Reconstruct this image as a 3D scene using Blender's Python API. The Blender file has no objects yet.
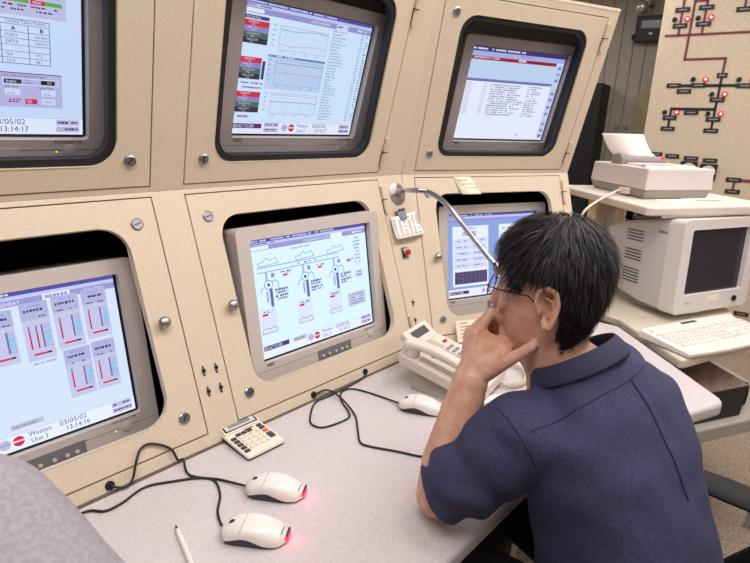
import bpy, bmesh, math, random
from mathutils import Vector, Matrix, noise
from mathutils.bvhtree import BVHTree
random.seed(7)
S = bpy.context.scene
COL = S.collection
PI = math.pi
V = Vector
I4 = Matrix.Identity(4)

# ------------------------------------------------------------------ camera
FPX = 529.08
CAM = V((-0.4857, -0.8877, 0.6570))
CR = V((0.68053, -0.73202, 0.03217)); CU = V((0.18811, 0.21698, 0.95788)); CF = V((0.70817, 0.64581, -0.28536))
def at(px, py, d):
    return CAM + (CF + CR*((px-375)/FPX) - CU*((py-281.5)/FPX))*d
def atz(px, py, z=0.0):
    r = CF + CR*((px-375)/FPX) - CU*((py-281.5)/FPX)
    return CAM + r*((z-CAM.z)/r.z)
cd = bpy.data.cameras.new('camera'); cam = bpy.data.objects.new('camera', cd); COL.objects.link(cam)
cd.sensor_width = 36; cd.lens = FPX/750*36; cd.clip_start = .02
m = Matrix((CR, CU, -CF)).transposed().to_4x4(); m.translation = CAM
cam.matrix_world = m
S.camera = cam

# ------------------------------------------------------------------ materials
def sr(*c):
    if len(c) == 1: c = c[0]
    out = []
    for x in c:
        x /= 255.0
        out.append(x/12.92 if x <= .04045 else ((x+.055)/1.055)**2.4)
    return tuple(out)+(1.0,)
MC = {}
def mat(name, col, rough=.6, metal=0.0, mottle=None, mscale=60, bump=0.0, bscale=200, emit=None, estr=1.0, coat=0.0, spec=.5, mfac=.5, stretch=None, mthr=(.42,.58)):
    if name in MC: return MC[name]
    mt = bpy.data.materials.new(name); mt.use_nodes = True; nt = mt.node_tree; b = nt.nodes['Principled BSDF']
    b.inputs['Base Color'].default_value = sr(col); b.inputs['Roughness'].default_value = rough; b.inputs['Metallic'].default_value = metal
    b.inputs['Coat Weight'].default_value = coat; b.inputs['Specular IOR Level'].default_value = spec
    if emit: b.inputs['Emission Color'].default_value = sr(emit); b.inputs['Emission Strength'].default_value = estr
    if mottle or bump:
        tc = nt.nodes.new('ShaderNodeTexCoord'); mp = nt.nodes.new('ShaderNodeMapping'); nt.links.new(tc.outputs['Object'], mp.inputs['Vector'])
        if stretch: mp.inputs['Scale'].default_value = stretch
    if mottle:
        n = nt.nodes.new('ShaderNodeTexNoise'); n.inputs['Scale'].default_value = mscale; n.inputs['Detail'].default_value = 3
        nt.links.new(mp.outputs[0], n.inputs['Vector'])
        r = nt.nodes.new('ShaderNodeValToRGB'); r.color_ramp.elements[0].position = mthr[0]; r.color_ramp.elements[1].position = mthr[1]
        r.color_ramp.elements[0].color = sr(col); r.color_ramp.elements[1].color = sr(mottle)
        nt.links.new(n.outputs['Fac'], r.inputs[0]); nt.links.new(r.outputs[0], b.inputs['Base Color'])
    if bump:
        n2 = nt.nodes.new('ShaderNodeTexNoise'); n2.inputs['Scale'].default_value = bscale; n2.inputs['Detail'].default_value = 4
        nt.links.new(mp.outputs[0], n2.inputs['Vector'])
        bp = nt.nodes.new('ShaderNodeBump'); bp.inputs['Strength'].default_value = bump; bp.inputs['Distance'].default_value = .002
        nt.links.new(n2.outputs['Fac'], bp.inputs['Height']); nt.links.new(bp.outputs[0], b.inputs['Normal'])
    MC[name] = mt; return mt
def emat(col, strength=1.0):
    k = 'emit_%d_%d_%d_%g' % (*col, strength)
    if k in MC: return MC[k]
    mt = bpy.data.materials.new(k); mt.use_nodes = True; nt = mt.node_tree; b = nt.nodes['Principled BSDF']
    b.inputs['Base Color'].default_value = (.01, .01, .01, 1); b.inputs['Roughness'].default_value = .35; b.inputs['Specular IOR Level'].default_value = .3
    b.inputs['Emission Color'].default_value = sr(col); b.inputs['Emission Strength'].default_value = strength
    MC[k] = mt; return mt
def glassmat(name, tint, gl=.06):
    if name in MC: return MC[name]
    mt = bpy.data.materials.new(name); mt.use_nodes = True; nt = mt.node_tree; nt.nodes.clear()
    o = nt.nodes.new('ShaderNodeOutputMaterial'); mx = nt.nodes.new('ShaderNodeMixShader'); t = nt.nodes.new('ShaderNodeBsdfTransparent'); g = nt.nodes.new('ShaderNodeBsdfGlossy')
    t.inputs[0].default_value = sr(tint); g.inputs['Roughness'].default_value = .08
    mx.inputs[0].default_value = gl
    nt.links.new(t.outputs[0], mx.inputs[1]); nt.links.new(g.outputs[0], mx.inputs[2]); nt.links.new(mx.outputs[0], o.inputs[0])
    MC[name] = mt; return mt
PAINT = mat('console_paint', (214, 197, 179), .5, mottle=(208, 190, 146), mscale=330, mthr=(.5, .64), bump=.12, bscale=600)
PAINT2 = mat('console_trim_paint', (212, 194, 168), .5)
BLACK = mat('black_paint', (14, 13, 17), .6)
GAPM = mat('gap_black', (8, 7, 9), .9)
RUBBER = mat('black_rubber', (26, 24, 30), .55)
LAMI = mat('desk_laminate', (205, 196, 196), .45, mottle=(194, 184, 186), mscale=240, mthr=(.4, .65), bump=.05)
BEZEL = mat('monitor_plastic', (200, 188, 182), .5, bump=.08, bscale=900)
BEZD = mat('monitor_panel_grey', (120, 116, 122), .5)
CHROME = mat('chrome', (170, 170, 176), .32, 1.0)
STEEL = mat('brushed_steel', (170, 168, 170), .35, 1.0)
DSTEEL = mat('dark_steel', (90, 88, 92), .4, 1.0)
WHITEP = mat('white_plastic', (232, 222, 214), .4)
CREAMP = mat('cream_plastic', (222, 212, 200), .45)
PAPER = mat('paper_white', (240, 232, 226), .8)
CREAMPAPER = mat('cream_paper', (240, 230, 204), .8)
INK = mat('ink', (110, 100, 115), .8)
RED = mat('red_plastic', (190, 30, 40), .35)
GREYP = mat('grey_plastic', (140, 132, 128), .5)
KEYD = mat('dark_key', (62, 60, 68), .5)
LCD = mat('lcd', (110, 118, 120), .25)

# ------------------------------------------------------------------ mesh builder
class MB:
    def __init__(s): s.v = []; s.f = []; s.m = []
    def add(s, vs, fs, mi=0, M=None):
        o = len(s.v)
        s.v += [(M @ V(p)) if M is not None else V(p) for p in vs]
        s.f += [tuple(i+o for i in f) for f in fs]; s.m += [mi]*len(fs); return s
    def box(s, a, b, mi=0, M=None):
        x0, y0, z0 = a; x1, y1, z1 = b
        vs = [(x0,y0,z0),(x1,y0,z0),(x1,y1,z0),(x0,y1,z0),(x0,y0,z1),(x1,y0,z1),(x1,y1,z1),(x0,y1,z1)]
        return s.add(vs, [(0,3,2,1),(4,5,6,7),(0,1,5,4),(1,2,6,5),(2,3,7,6),(3,0,4,7)], mi, M)
    def hull(s, lo, hi, mi=0, M=None):          # two loops of equal length joined
        n = len(lo)
        return s.add(list(lo)+list(hi), [tuple(range(n-1,-1,-1)), tuple(range(n, 2*n))]+[(i, (i+1) % n, n+(i+1) % n, n+i) for i in range(n)], mi, M)
    def prism(s, pts, z0, z1, mi=0, M=None):
        return s.hull([(p[0], p[1], z0) for p in pts], [(p[0], p[1], z1) for p in pts], mi, M)
    def loft(s, rings, mi=0, M=None, cap=True):
        n = len(rings[0]); vs = [p for r in rings for p in r]; fs = []
        for k in range(len(rings)-1):
            for i in range(n): fs.append((k*n+i, k*n+(i+1) % n, (k+1)*n+(i+1) % n, (k+1)*n+i))
        if cap: fs.append(tuple(range(n-1, -1, -1))); fs.append(tuple((len(rings)-1)*n+i for i in range(n)))
        return s.add(vs, fs, mi, M)
    def tube(s, pts, r, n=8, mi=0, M=None, cap=True):
        pts = [V(p) for p in pts]; rs = r if isinstance(r, (list, tuple)) else [r]*len(pts)
        rings = []; up = None
        for i, p in enumerate(pts):
            t = (pts[min(i+1, len(pts)-1)]-pts[max(i-1, 0)])
            if t.length < 1e-9: t = V((0, 0, 1))
            t.normalize()
            if up is None:
                up = t.orthogonal().normalized()
            else:
                up = up-t*up.dot(t)
                if up.length < 1e-6: up = t.orthogonal()
                up.normalize()
            w = t.cross(up)
            rings.append([p+(up*math.cos(2*PI*k/n)+w*math.sin(2*PI*k/n))*rs[i] for k in range(n)])
        return s.loft(rings, mi, M, cap)
    def cyl(s, p0, p1, r, n=20, mi=0, M=None, r2=None):
        return s.tube([p0, p1], [r, r if r2 is None else r2], n, mi, M)
    def lathe(s, prof, n=24, mi=0, M=None):    # prof (r,z)
        return s.loft([[(r*math.cos(2*PI*k/n), r*math.sin(2*PI*k/n), z) for k in range(n)] for r, z in prof], mi, M)
    def sphere(s, c, r, mi=0, M=None, n=16, sc=(1, 1, 1)):
        rings = []
        for j in range(1, n):
            a = PI*j/n
            rings.append([(c[0]+sc[0]*r*math.sin(a)*math.cos(2*PI*k/n), c[1]+sc[1]*r*math.sin(a)*math.sin(2*PI*k/n), c[2]-sc[2]*r*math.cos(a)) for k in range(n)])
        return s.loft(rings, mi, M)
    def mesh(s, me, mi=0, M=None):
        return s.add([v.co.copy() for v in me.vertices], [tuple(p.vertices) for p in me.polygons], mi, M)
    def build(s, name, mats, parent=None, smooth=False, bevel=0, bseg=2, angle=35, subsurf=0):
        me = bpy.data.meshes.new(name)
        inv = parent.matrix_world.inverted() if parent is not None else I4
        me.from_pydata([inv @ p for p in s.v], [], s.f)
        if not isinstance(mats, (list, tuple)): mats = [mats]
        for x in mats: me.materials.append(x)
        for p, mi in zip(me.polygons, s.m): p.material_index = mi; p.use_smooth = smooth
        me.update()
        o = bpy.data.objects.new(name, me); COL.objects.link(o)
        if parent is not None: o.parent = parent; o.matrix_world = parent.matrix_world.copy()
        if bevel:
            b = o.modifiers.new('bevel', 'BEVEL'); b.width = bevel; b.segments = bseg; b.limit_method = 'ANGLE'; b.angle_limit = math.radians(30)
        if smooth and angle < 180:
            try:
                me.set_sharp_from_angle(angle=math.radians(angle))
            except Exception: pass
        return o
def fixmw(o):
    # matrices of parentless and parented objects set without depsgraph update
    return o
def tag(o, label=None, cat=None, group=None, kind=None):
    if label: o['label'] = label
    if cat: o['category'] = cat
    if group: o['group'] = group
    if kind: o['kind'] = kind
    return o
def thing(name, label, cat, M=None, group=None):
    o = bpy.data.objects.new(name, None); COL.objects.link(o); o.empty_display_size = .05
    M = M if M is not None else I4
    o.matrix_world = M
    return tag(o, label, cat, group)
def origin_to(o, p):
    p = V(p); o.data.transform(Matrix.Translation(-p)); o.matrix_world = Matrix.Translation(p); return o
def T(x, y, z): return Matrix.Translation((x, y, z))
def RZ(a): return Matrix.Rotation(a, 4, 'Z')
def RX(a): return Matrix.Rotation(a, 4, 'X')
def RY(a): return Matrix.Rotation(a, 4, 'Y')
def basis(o, ex, ey, ez):
    m = Matrix((V(ex), V(ey), V(ez))).transposed().to_4x4(); m.translation = V(o); return m
def rrect(x0, y0, x1, y1, r, n=6):
    pts = []
    for cx, cy, a0 in ((x1-r, y0+r, -90), (x1-r, y1-r, 0), (x0+r, y1-r, 90), (x0+r, y0+r, 180)):
        for k in range(n+1):
            a = math.radians(a0+90*k/n); pts.append((cx+r*math.cos(a), cy+r*math.sin(a)))
    return pts
def catmull(pts, n=8):
    P = [V(p) for p in pts]; P = [P[0]*2-P[1]]+P+[P[-1]*2-P[-2]]; out = []
    for i in range(1, len(P)-2):
        for k in range(n):
            t = k/n; a, b, c, d = P[i-1], P[i], P[i+1], P[i+2]
            out.append(.5*((2*b)+(c-a)*t+(2*a-5*b+4*c-d)*t*t+(3*b-a-3*c+d)*t**3))
    out.append(P[-2]); return out
def plate(mb, outer, holes, z0, z1, mi=0, M=None):
    bm = bmesh.new(); es = []
    for loop in [outer]+holes:
        vs = [bm.verts.new((p[0], p[1], z1)) for p in loop]
        es += [bm.edges.new((vs[i], vs[(i+1) % len(vs)])) for i in range(len(vs))]
    bmesh.ops.triangle_fill(bm, use_beauty=True, use_dissolve=False, edges=es)
    bmesh.ops.recalc_face_normals(bm, faces=bm.faces)
    for f in bm.faces:
        if f.normal.z < 0: f.normal_flip()
    bm.verts.index_update()
    tv = [v.co.copy() for v in bm.verts]; tf = [tuple(v.index for v in f.verts) for f in bm.faces]
    n = len(tv); vs = tv+[V((v.x, v.y, z0)) for v in tv]; fs = tf+[tuple(i+n for i in reversed(f)) for f in tf]
    o = 0
    for loop in [outer]+holes:
        L = len(loop)
        for i in range(L):
            a, b = o+i, o+(i+1) % L
            fs.append((a, a+n, b+n, b))
        o += L
    bm.free(); mb.add(vs, fs, mi, M)
    return mb
def text_mesh(s, size=1.0, align='LEFT', bold=0.0):
    cu = bpy.data.curves.new('t', 'FONT'); cu.body = s; cu.size = size; cu.align_x = align; cu.resolution_u = 2; cu.offset = bold
    o = bpy.data.objects.new('t', cu); COL.objects.link(o)
    dg = bpy.context.evaluated_depsgraph_get(); me = bpy.data.meshes.new_from_object(o.evaluated_get(dg))
    bpy.data.objects.remove(o); bpy.data.curves.remove(cu); return me
def bake(o, mods):
    for kind, kw in mods:
        md = o.modifiers.new(kind, kind)
        for k, v in kw.items(): setattr(md, k, v)
    dg = bpy.context.evaluated_depsgraph_get(); dg.update()
    me = bpy.data.meshes.new_from_object(o.evaluated_get(dg)); o.modifiers.clear()
    mats = list(o.data.materials); o.data = me
    me.materials.clear()
    for x in mats: me.materials.append(x)
    for p in me.polygons: p.use_smooth = True; p.material_index = 0
    return o
def cone_chain(mb, pts, rs, n=18, M=None, close=True):
    """solid chain of round cones, to be fused by a voxel remesh"""
    for i in range(len(pts)-1):
        mb.tube([pts[i], pts[i+1]], [rs[i], rs[i+1]], n, 0, M)
    for p, r in zip(pts, rs): mb.sphere(p, r, 0, M, 14)

# ------------------------------------------------------------------ room
FZ = -.74; CZ = 1.95
CARPET = mat('carpet', (120, 104, 100), .95, mottle=(168, 150, 126), mscale=260, mthr=(.4, .6), bump=.6, bscale=300)
def struct(name, mb, m_, **k):
    o = mb.build(name, m_, **k); o['kind'] = 'structure'; return o
struct('floor', MB().box((-3.2, -3.4, FZ-.1), (5.6, 3.2, FZ)), CARPET)
struct('ceiling', MB().box((-3.2, -3.4, CZ), (5.6, 3.2, CZ+.1)), mat('ceiling_tile', (225, 222, 215), .9, bump=.3, bscale=120))
WALLM = mat('wall_paint', (196, 188, 176), .8)
struct('wall_left', MB().box((-3.3, -3.4, FZ), (-3.2, 3.2, CZ)), WALLM)
struct('wall_back', MB().box((-3.2, 3.2, FZ), (5.6, 3.3, CZ)), WALLM)
struct('wall_front', MB().box((-3.2, -3.5, FZ), (5.6, -3.4, CZ)), WALLM)
# right wall: ribbed vertical panelling, running along bd
bd = V((.18, -.98, 0)).normalized(); bn = V((-bd.y, bd.x, 0)); bn = -bn if bn.x > 0 else bn   # bn faces the room (-x)
BM_ = basis((3.6, 0, 0), bd, V((0, 0, 1)), bn)     # board coords: s, z, out
wallM = basis((5.02, 0, 0), bd, V((0, 0, 1)), bn)
PANEL = mat('panelling', (186, 178, 168), .7, mottle=(178, 170, 156), mscale=30)
w = MB(); x = -3.6
while x < 3.8:
    w.box((x, FZ, -.10), (x+.098, CZ, 0), 0, wallM); x += .106
w.box((-3.6, FZ, -.12), (3.8, CZ, -.006), 1, wallM)
w.box((-3.6, CZ-.10, -.1), (3.8, CZ-.085, .012), 1, wallM)
struct('wall_right', w, [PANEL, mat('panel_dark', (128, 121, 114), .7)])

# ------------------------------------------------------------------ control console
AL = .3426; BE = .2488; W = .61; G = .0703; S1 = .111; S2 = .0438; S3 = .0391
B0, B1, L1, U0, U1, U2 = .0274, .5319, .5411, .0103, .5083, .5327
TH = .3676
LA = basis((0, 0, 0), (1, 0, 0), (0, math.sin(AL), math.cos(AL)), (0, -math.cos(AL), math.sin(AL)))
CREASE = V((0, L1*math.sin(AL), L1*math.cos(AL)))
UA = basis(CREASE, (1, 0, 0), (0, -math.sin(BE), math.cos(BE)), (0, -math.cos(BE), -math.sin(BE)))
XS = G+W+S1
piv = V((XS, CREASE.y, 0))
BB = T(*piv) @ RZ(-TH) @ T(0, -CREASE.y, 0)      # local cabinet-B frame -> world
LB = BB @ LA; UB = BB @ UA

def cabinet(name, label, CM, x0, x1, doors):
    """CM: cabinet frame -> world. doors: list of (xleft, hinge side +1 right)"""
    t = thing(name, label, 'control console', CM @ T((x0+x1)/2, .3, FZ))
    L = CM @ LA; U = CM @ UA
    dp = .004
    for nm, F, lo, hi, a, b in (('lower_face_frame', L, -.012, L1, B0, B1), ('upper_face_frame', U, 0, U2, U0, U1)):
        mb = MB()
        holes = [[(d, a), (d+W, a), (d+W, b), (d, b)] for d, h in doors]
        plate(mb, [(x0, lo), (x1, lo), (x1, hi), (x0, hi)], holes, -.03, 0, 0, F)
        mb.build(nm, PAINT, t, bevel=.0012)
    # sides, top, back, plinth
    top = (CM @ UA @ V((0, U2, 0))); 
    cl = lambda p: (CM.inverted() @ p)
    ty = cl(top).y; tz = top.z; cy = CREASE.y; cz = CREASE.z
    prof = [(.03, FZ+.02), (.03, -.05), (.034, 0), (cy+.034, cz), (ty+.034, tz-.004), (.75, tz-.004), (.75, FZ+.02)]
    for sx in (x0, x1-.006):
        MB().hull([(sx, y, z) for y, z in prof], [(sx+.006, y, z) for y, z in prof], 0, CM).build('side_panel', PAINT, t)
    MB().box((x0, ty, tz-.004), (x1, .75, tz+.004), 0, CM).build('top_panel', PAINT, t)
    MB().box((x0, .745, FZ+.02), (x1, .75, tz), 0, CM).build('back_panel', PAINT, t)
    MB().box((x0, .03, FZ), (x1, .06, -.02), 0, CM).build('kick_panel', PAINT, t)
    for d, h in doors:
        for F, lo, hi, a, b, up in ((L, B0, B1, .083, .478, 0), (U, U0, U1, .057, .463, 1)):
            mb = MB(); g = .0026
            ox0, ox1 = (d+.066, d+.552) if h > 0 else (d+.058, d+.544); op = rrect(ox0, a, ox1, b, .05, 10)
            plate(mb, [(d+g, lo+g), (d+W-g, lo+g), (d+W-g, hi-g), (d+g, hi-g)], [op], -.014, .0005, 0, F)
            dr = mb.build('upper_door' if up else 'lower_door', PAINT, t, bevel=.0012)
            # black gasket round the window
            r_ = .014
            ins = rrect(ox0+r_, a+r_, ox1-r_, b-r_, .042, 10)
            if up:
                k = MB(); plate(k, rrect(ox0+.0003, a+.0003, ox1-.0003, b-.0003, .0495, 10), [ins], -.022, -.004, 0, F)
                k.build('window_gasket', RUBBER, dr, bevel=.001)
            if up:
                gl = MB(); plate(gl, ins, [], -.016, -.014, 0, F)
                gl.build('glass_pane', glassmat('tinted_glass', (244, 244, 246), .025), dr)
            # black inner box behind the window
            q = MB(); e = .012; zb = -.36 if not up else -.34; y0 = a-.03 if up else B0+.004
            if up:
                q.box((d+.02, a-.035, zb), (d+.026, b+.03, -.03), 0, F); q.box((d+W-.026, a-.035, zb), (d+W-.02, b+.03, -.03), 0, F)
                q.box((d+.02, b+.024, zb), (d+W-.02, b+.03, -.03), 0, F); q.box((d+.02, a-.041, zb), (d+W-.02, a-.035, -.03), 0, F); q.box((d+.02, a-.041, zb-.004), (d+W-.02, b+.03, zb), 0, F)
                q.build('inner_shroud', BLACK, t)
            # hinges
            hx = d+W if h > 0 else d
            for hs in ((.0735, .4486) if up else (.075, .4689)):
                hb = MB(); s0 = hs
                hb.tube([(hx+h*.0055, s0+.001, .004), (hx+h*.0055, s0+.040, .004)], .0068, 12, 0, F)
                hb.box((hx, s0+.002, 0), (hx+h*.014, s0+.038, .0022) if h > 0 else (hx, s0+.038, .0022), 0, F) if h > 0 else hb.box((hx-.014, s0+.002, 0), (hx, s0+.038, .0022), 0, F)
                hb.tube([(hx+h*.0045, s0-.040, .004), (hx+h*.0045, s0-.001, .004)], .0062, 12, 0, F); hb.box((min(hx-.0035, hx+.0005), s0-.040, -.001), (max(hx-.0035, hx+.0005), s0, .0012), 1, F)
                hb.box((hx-.004, s0-.0012, 0), (hx+.012, s0+.0012, .0102), 1, F)
                hb.build('hinge', [PAINT2, GAPM], dr, smooth=True)
            # quarter-turn locks and knob
            lx = d+.0426 if h > 0 else d+W-.0426
            for s in ((.0659, .4638) if up else (.0788, .4788)):
                lm = MB(); Fm = F @ T(lx, s, 0)
                lm.lathe([(.0118, 0), (.0118, .0035), (.010, .005), (.010, .0035), (.0002, .0035)], 20, 0, Fm)
                lm.box((-.0065, -.0013, .0032), (.0065, .0013, .0046), 1, Fm @ RZ(random.choice([.3, .9, 1.6])))
                lm.build('door_lock', [CHROME, DSTEEL], dr, smooth=True)
            if not up:
                kx = d+.047 if h > 0 else d+W-.04
                MB().lathe([(.006, 0), (.006, .006), (.0105, .008), (.0125, .012), (.0115, .017), (.007, .0205), (.0002, .0215)], 24, 0, F @ T(kx, .2767, 0)).build('door_knob', STEEL, dr, smooth=True, angle=180)
    # shelf inside that carries the lower monitors
    for d, h in doors:
        MB().box((d-.02, .07, -.028), (d+W+.0, .60, -.012), 0, CM).build('monitor_shelf', BLACK, t)
        q = MB()
        q.box((d-.022, .17, -.012), (d-.016, .62, .46), 0, CM); q.box((d+W+.008, .17, -.012), (d+W+.014, .62, .46), 0, CM)
        q.box((d-.02, .60, -.012), (d+W+.01, .606, .46), 0, CM); q.box((d-.02, .19, .46), (d+W+.01, .60, .466), 0, CM)
        q.build('inner_shroud', BLACK, t)
    return t
cabA = cabinet('control_console', 'long beige double console cabinet whose doors frame the left and centre monitors', I4, -W-.10, XS, [(-W, -1), (G, 1)])
cabB = cabinet('control_console', 'beige console cabinet turned inward behind the seated man, right end', BB, 0, S2+W+S3, [(S2, 1)])
# seam of the wedge: thin joint strips on cabinet A next to cabinet B
for F, s1 in ((LA, L1), (UA, U2)):
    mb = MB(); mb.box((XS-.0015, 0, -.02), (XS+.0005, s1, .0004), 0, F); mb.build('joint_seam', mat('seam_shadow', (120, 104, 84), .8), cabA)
MB().hull([(-1.3, -.0045, .0002), (XS-.06, -.0045, .0002), (XS-.06, .002, .0002), (-1.3, .002, .0002)], [(-1.3, -.0035, .0018), (XS-.06, -.0035, .0018), (XS-.06, .002, .0035), (-1.3, .002, .0035)]).build('base_joint_shade', mat('joint_shade', (96, 84, 72), .8), cabA)  # gap shade where desk meets console, put in as a dark strip
# key switches on the post between the two doors
for a, b in ((.0205, .157), (.0495, .1555), (.0205, .1125), (.0495, .1115)):
    k = MB(); F = LA @ T(a, b, 0)
    k.prism([(0.0035*math.cos(q)*(1 if abs(math.sin(q)) > .5 else 1), .0115*math.sin(q)) for q in [i*PI/8 for i in range(16)]], 0, .0012, 0, F)
    k.cyl((0, .001, 0), (0, .001, .005), .0036, 14, 1, F); k.cyl((0, -.0085, 0), (0, -.0085, .002), .0016, 10, 1, F); k.cyl((0, .0095, 0), (0, .0095, .002), .0014, 10, 1, F)
    k.build('latch', [STEEL, BLACK], cabA, smooth=True)
# the post between cabinets: red button, key switches
F = LA @ T(.7285, .303, 0)
k = MB(); k.box((-.014, -.017, 0), (.012, .017, .003), 0, F); k.box((-.013, -.013, .003), (-.006, .010, .004), 2, F); k.lathe([(.0115, 0), (.0115, .008), (.0095, .009), (.0002, .009)], 24, 0, F @ T(.001, 0, 0)); k.lathe([(.0088, .009), (.0088, .017), (.007, .019), (.0002, .0195)], 24, 1, F @ T(.001, 0, 0))
k.build('push_button', [STEEL, RED, BLACK], cabA, smooth=True)['label'] = 'red push button in square steel bezel'
for a, b in ((.7035, .150), (.6965, .097)):
    F = LA @ T(a+.012, b, 0); k = MB(); k.prism([(.003*math.cos(q), .0115*math.sin(q)) for q in [i*PI/8 for i in range(16)]], 0, .0012, 0, F); k.cyl((0, .001, 0), (0, .001, .005), .0034, 14, 1, F); k.build('latch', [STEEL, BLACK], cabA, smooth=True)
# cord grommets along the base strip
for a in (-.203, .282, .465):
    MB().lathe([(.0085, 0), (.0085, .0022), (.006, .0028), (.0002, .001)], 20, 0, LA @ T(a, .0135, 0)).build('cord_grommet', BLACK, cabA, smooth=True)

# ------------------------------------------------------------------ screens and monitors
SW, SH = .388, .285
class Canvas:
    def __init__(s, M, w, h): s.mb = MB(); s.mats = []; s.M = M; s.w = w; s.h = h; s.k = 0; s.ix = {}
    def mi(s, col, st=None):
        st = s.st if st is None else st
        key = (tuple(col), st)
        if key not in s.ix: s.ix[key] = len(s.mats); s.mats.append(emat(tuple(col), st))
        return s.ix[key]
    st = 1.0
    def z(s): s.k += 1; return s.k*.0000035
    def rect(s, u0, v0, u1, v1, col, z=None):
        z = s.z() if z is None else z; w, h = s.w, s.h
        s.mb.add([((u0-.5)*w, (.5-v1)*h, z), ((u1-.5)*w, (.5-v1)*h, z), ((u1-.5)*w, (.5-v0)*h, z), ((u0-.5)*w, (.5-v0)*h, z)], [(0, 1, 2, 3)], s.mi(col), s.M)
    def frame(s, u0, v0, u1, v1, col, t=.003):
        a = t*s.h/s.w; z = s.z()
        s.rect(u0, v0, u1, v0+t, col, z); s.rect(u0, v1-t, u1, v1, col, z); s.rect(u0, v0, u0+a, v1, col, z); s.rect(u1-a, v0, u1, v1, col, z)
    def line(s, pts, col, t=.003):
        z = s.z(); P = [V(((u-.5)*s.w, (.5-v)*s.h, z)) for u, v in pts]
        for a, b in zip(P, P[1:]):
            d = (b-a)
            if d.length < 1e-6: continue
            d.normalize(); n = V((-d.y, d.x, 0))*t*s.h/2; d = d*t*s.h/2
            s.mb.add([a-n-d, b-n+d, b+n+d, a+n-d], [(0, 1, 2, 3)], s.mi(col), s.M)
    def disc(s, u, v, r, col, sx=1.0):
        z = s.z(); c = V(((u-.5)*s.w, (.5-v)*s.h, z)); n = 20
        s.mb.add([c+V((r*sx*s.h*math.cos(2*PI*i/n), r*s.h*math.sin(2*PI*i/n), 0)) for i in range(n)], [tuple(range(n))], s.mi(col), s.M)
    def text(s, u, v, hgt, txt, col, align='LEFT', bold=0, sx=1.0):
        me = text_mesh(txt, hgt*s.h/.72, align, bold); z = s.z()
        M = s.M @ T((u-.5)*s.w, (.5-v)*s.h, z) @ Matrix.Diagonal((sx, 1, 1, 1))
        s.mb.mesh(me, s.mi(col), M); bpy.data.meshes.remove(me)
    def words(s, u0, v, u1, h, col, dens=.8):      # one row of print too small to read
        u = u0; z = s.z()
        while u < u1:
            L = random.uniform(.006, .016); 
            if random.random() < dens: s.rect(u, v, min(u+L, u1), v+h*random.uniform(.75, 1), col, z)
            u += L+random.uniform(.002, .005)
    def build(s, parent, name='screen'):
        return s.mb.build(name, s.mats, parent)
PALE = (206, 222, 250); WHT = (228, 238, 255); LAV = (150, 146, 205); NAVY = (60, 55, 120); REDC = (200, 35, 75); CYAN = (80, 205, 225); GRY = (186, 184, 214)
def titlebars(c, txt1='', l=.5):
    c.rect(0, 0, 1, .026, (84, 78, 160)); c.words(.02, .006, l, .014, (205, 212, 244)); c.rect(.0, .026, 1, .050, (186, 200, 240)); c.words(.02, .033, .2, .010, NAVY)
    c.rect(0, .050, 1, .090, LAV)
def footer(c, x=.43, t='13:14:17'):
    c.rect(0, .90, 1, 1, (226, 236, 254)); c.rect(0, .898, 1, .901, GRY)
    c.disc(x-.026, .945, .033, GRY, 1.0); c.disc(x+.030, .945, .033, REDC, 1.0); c.rect(x+.006, .938, x+.054, .950, (240, 200, 215)); c.rect(x-.046, .939, x-.006, .949, (160, 158, 195))
    c.text(x+.072, .940, .034, 'Weston', NAVY, sx=.86); c.text(x+.078, .984, .031, 'Unit 3', NAVY, sx=.9)
    c.text(x+.205, .940, .034, '03/05/02', NAVY, sx=1.02); c.text(x+.228, .984, .034, t, NAVY, sx=.95)
    c.rect(.885, .908, .985, .942, GRY); c.rect(.885, .95, .985, .985, GRY); c.words(.893, .918, .975, .014, NAVY); c.words(.893, .96, .98, .014, NAVY)

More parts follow.
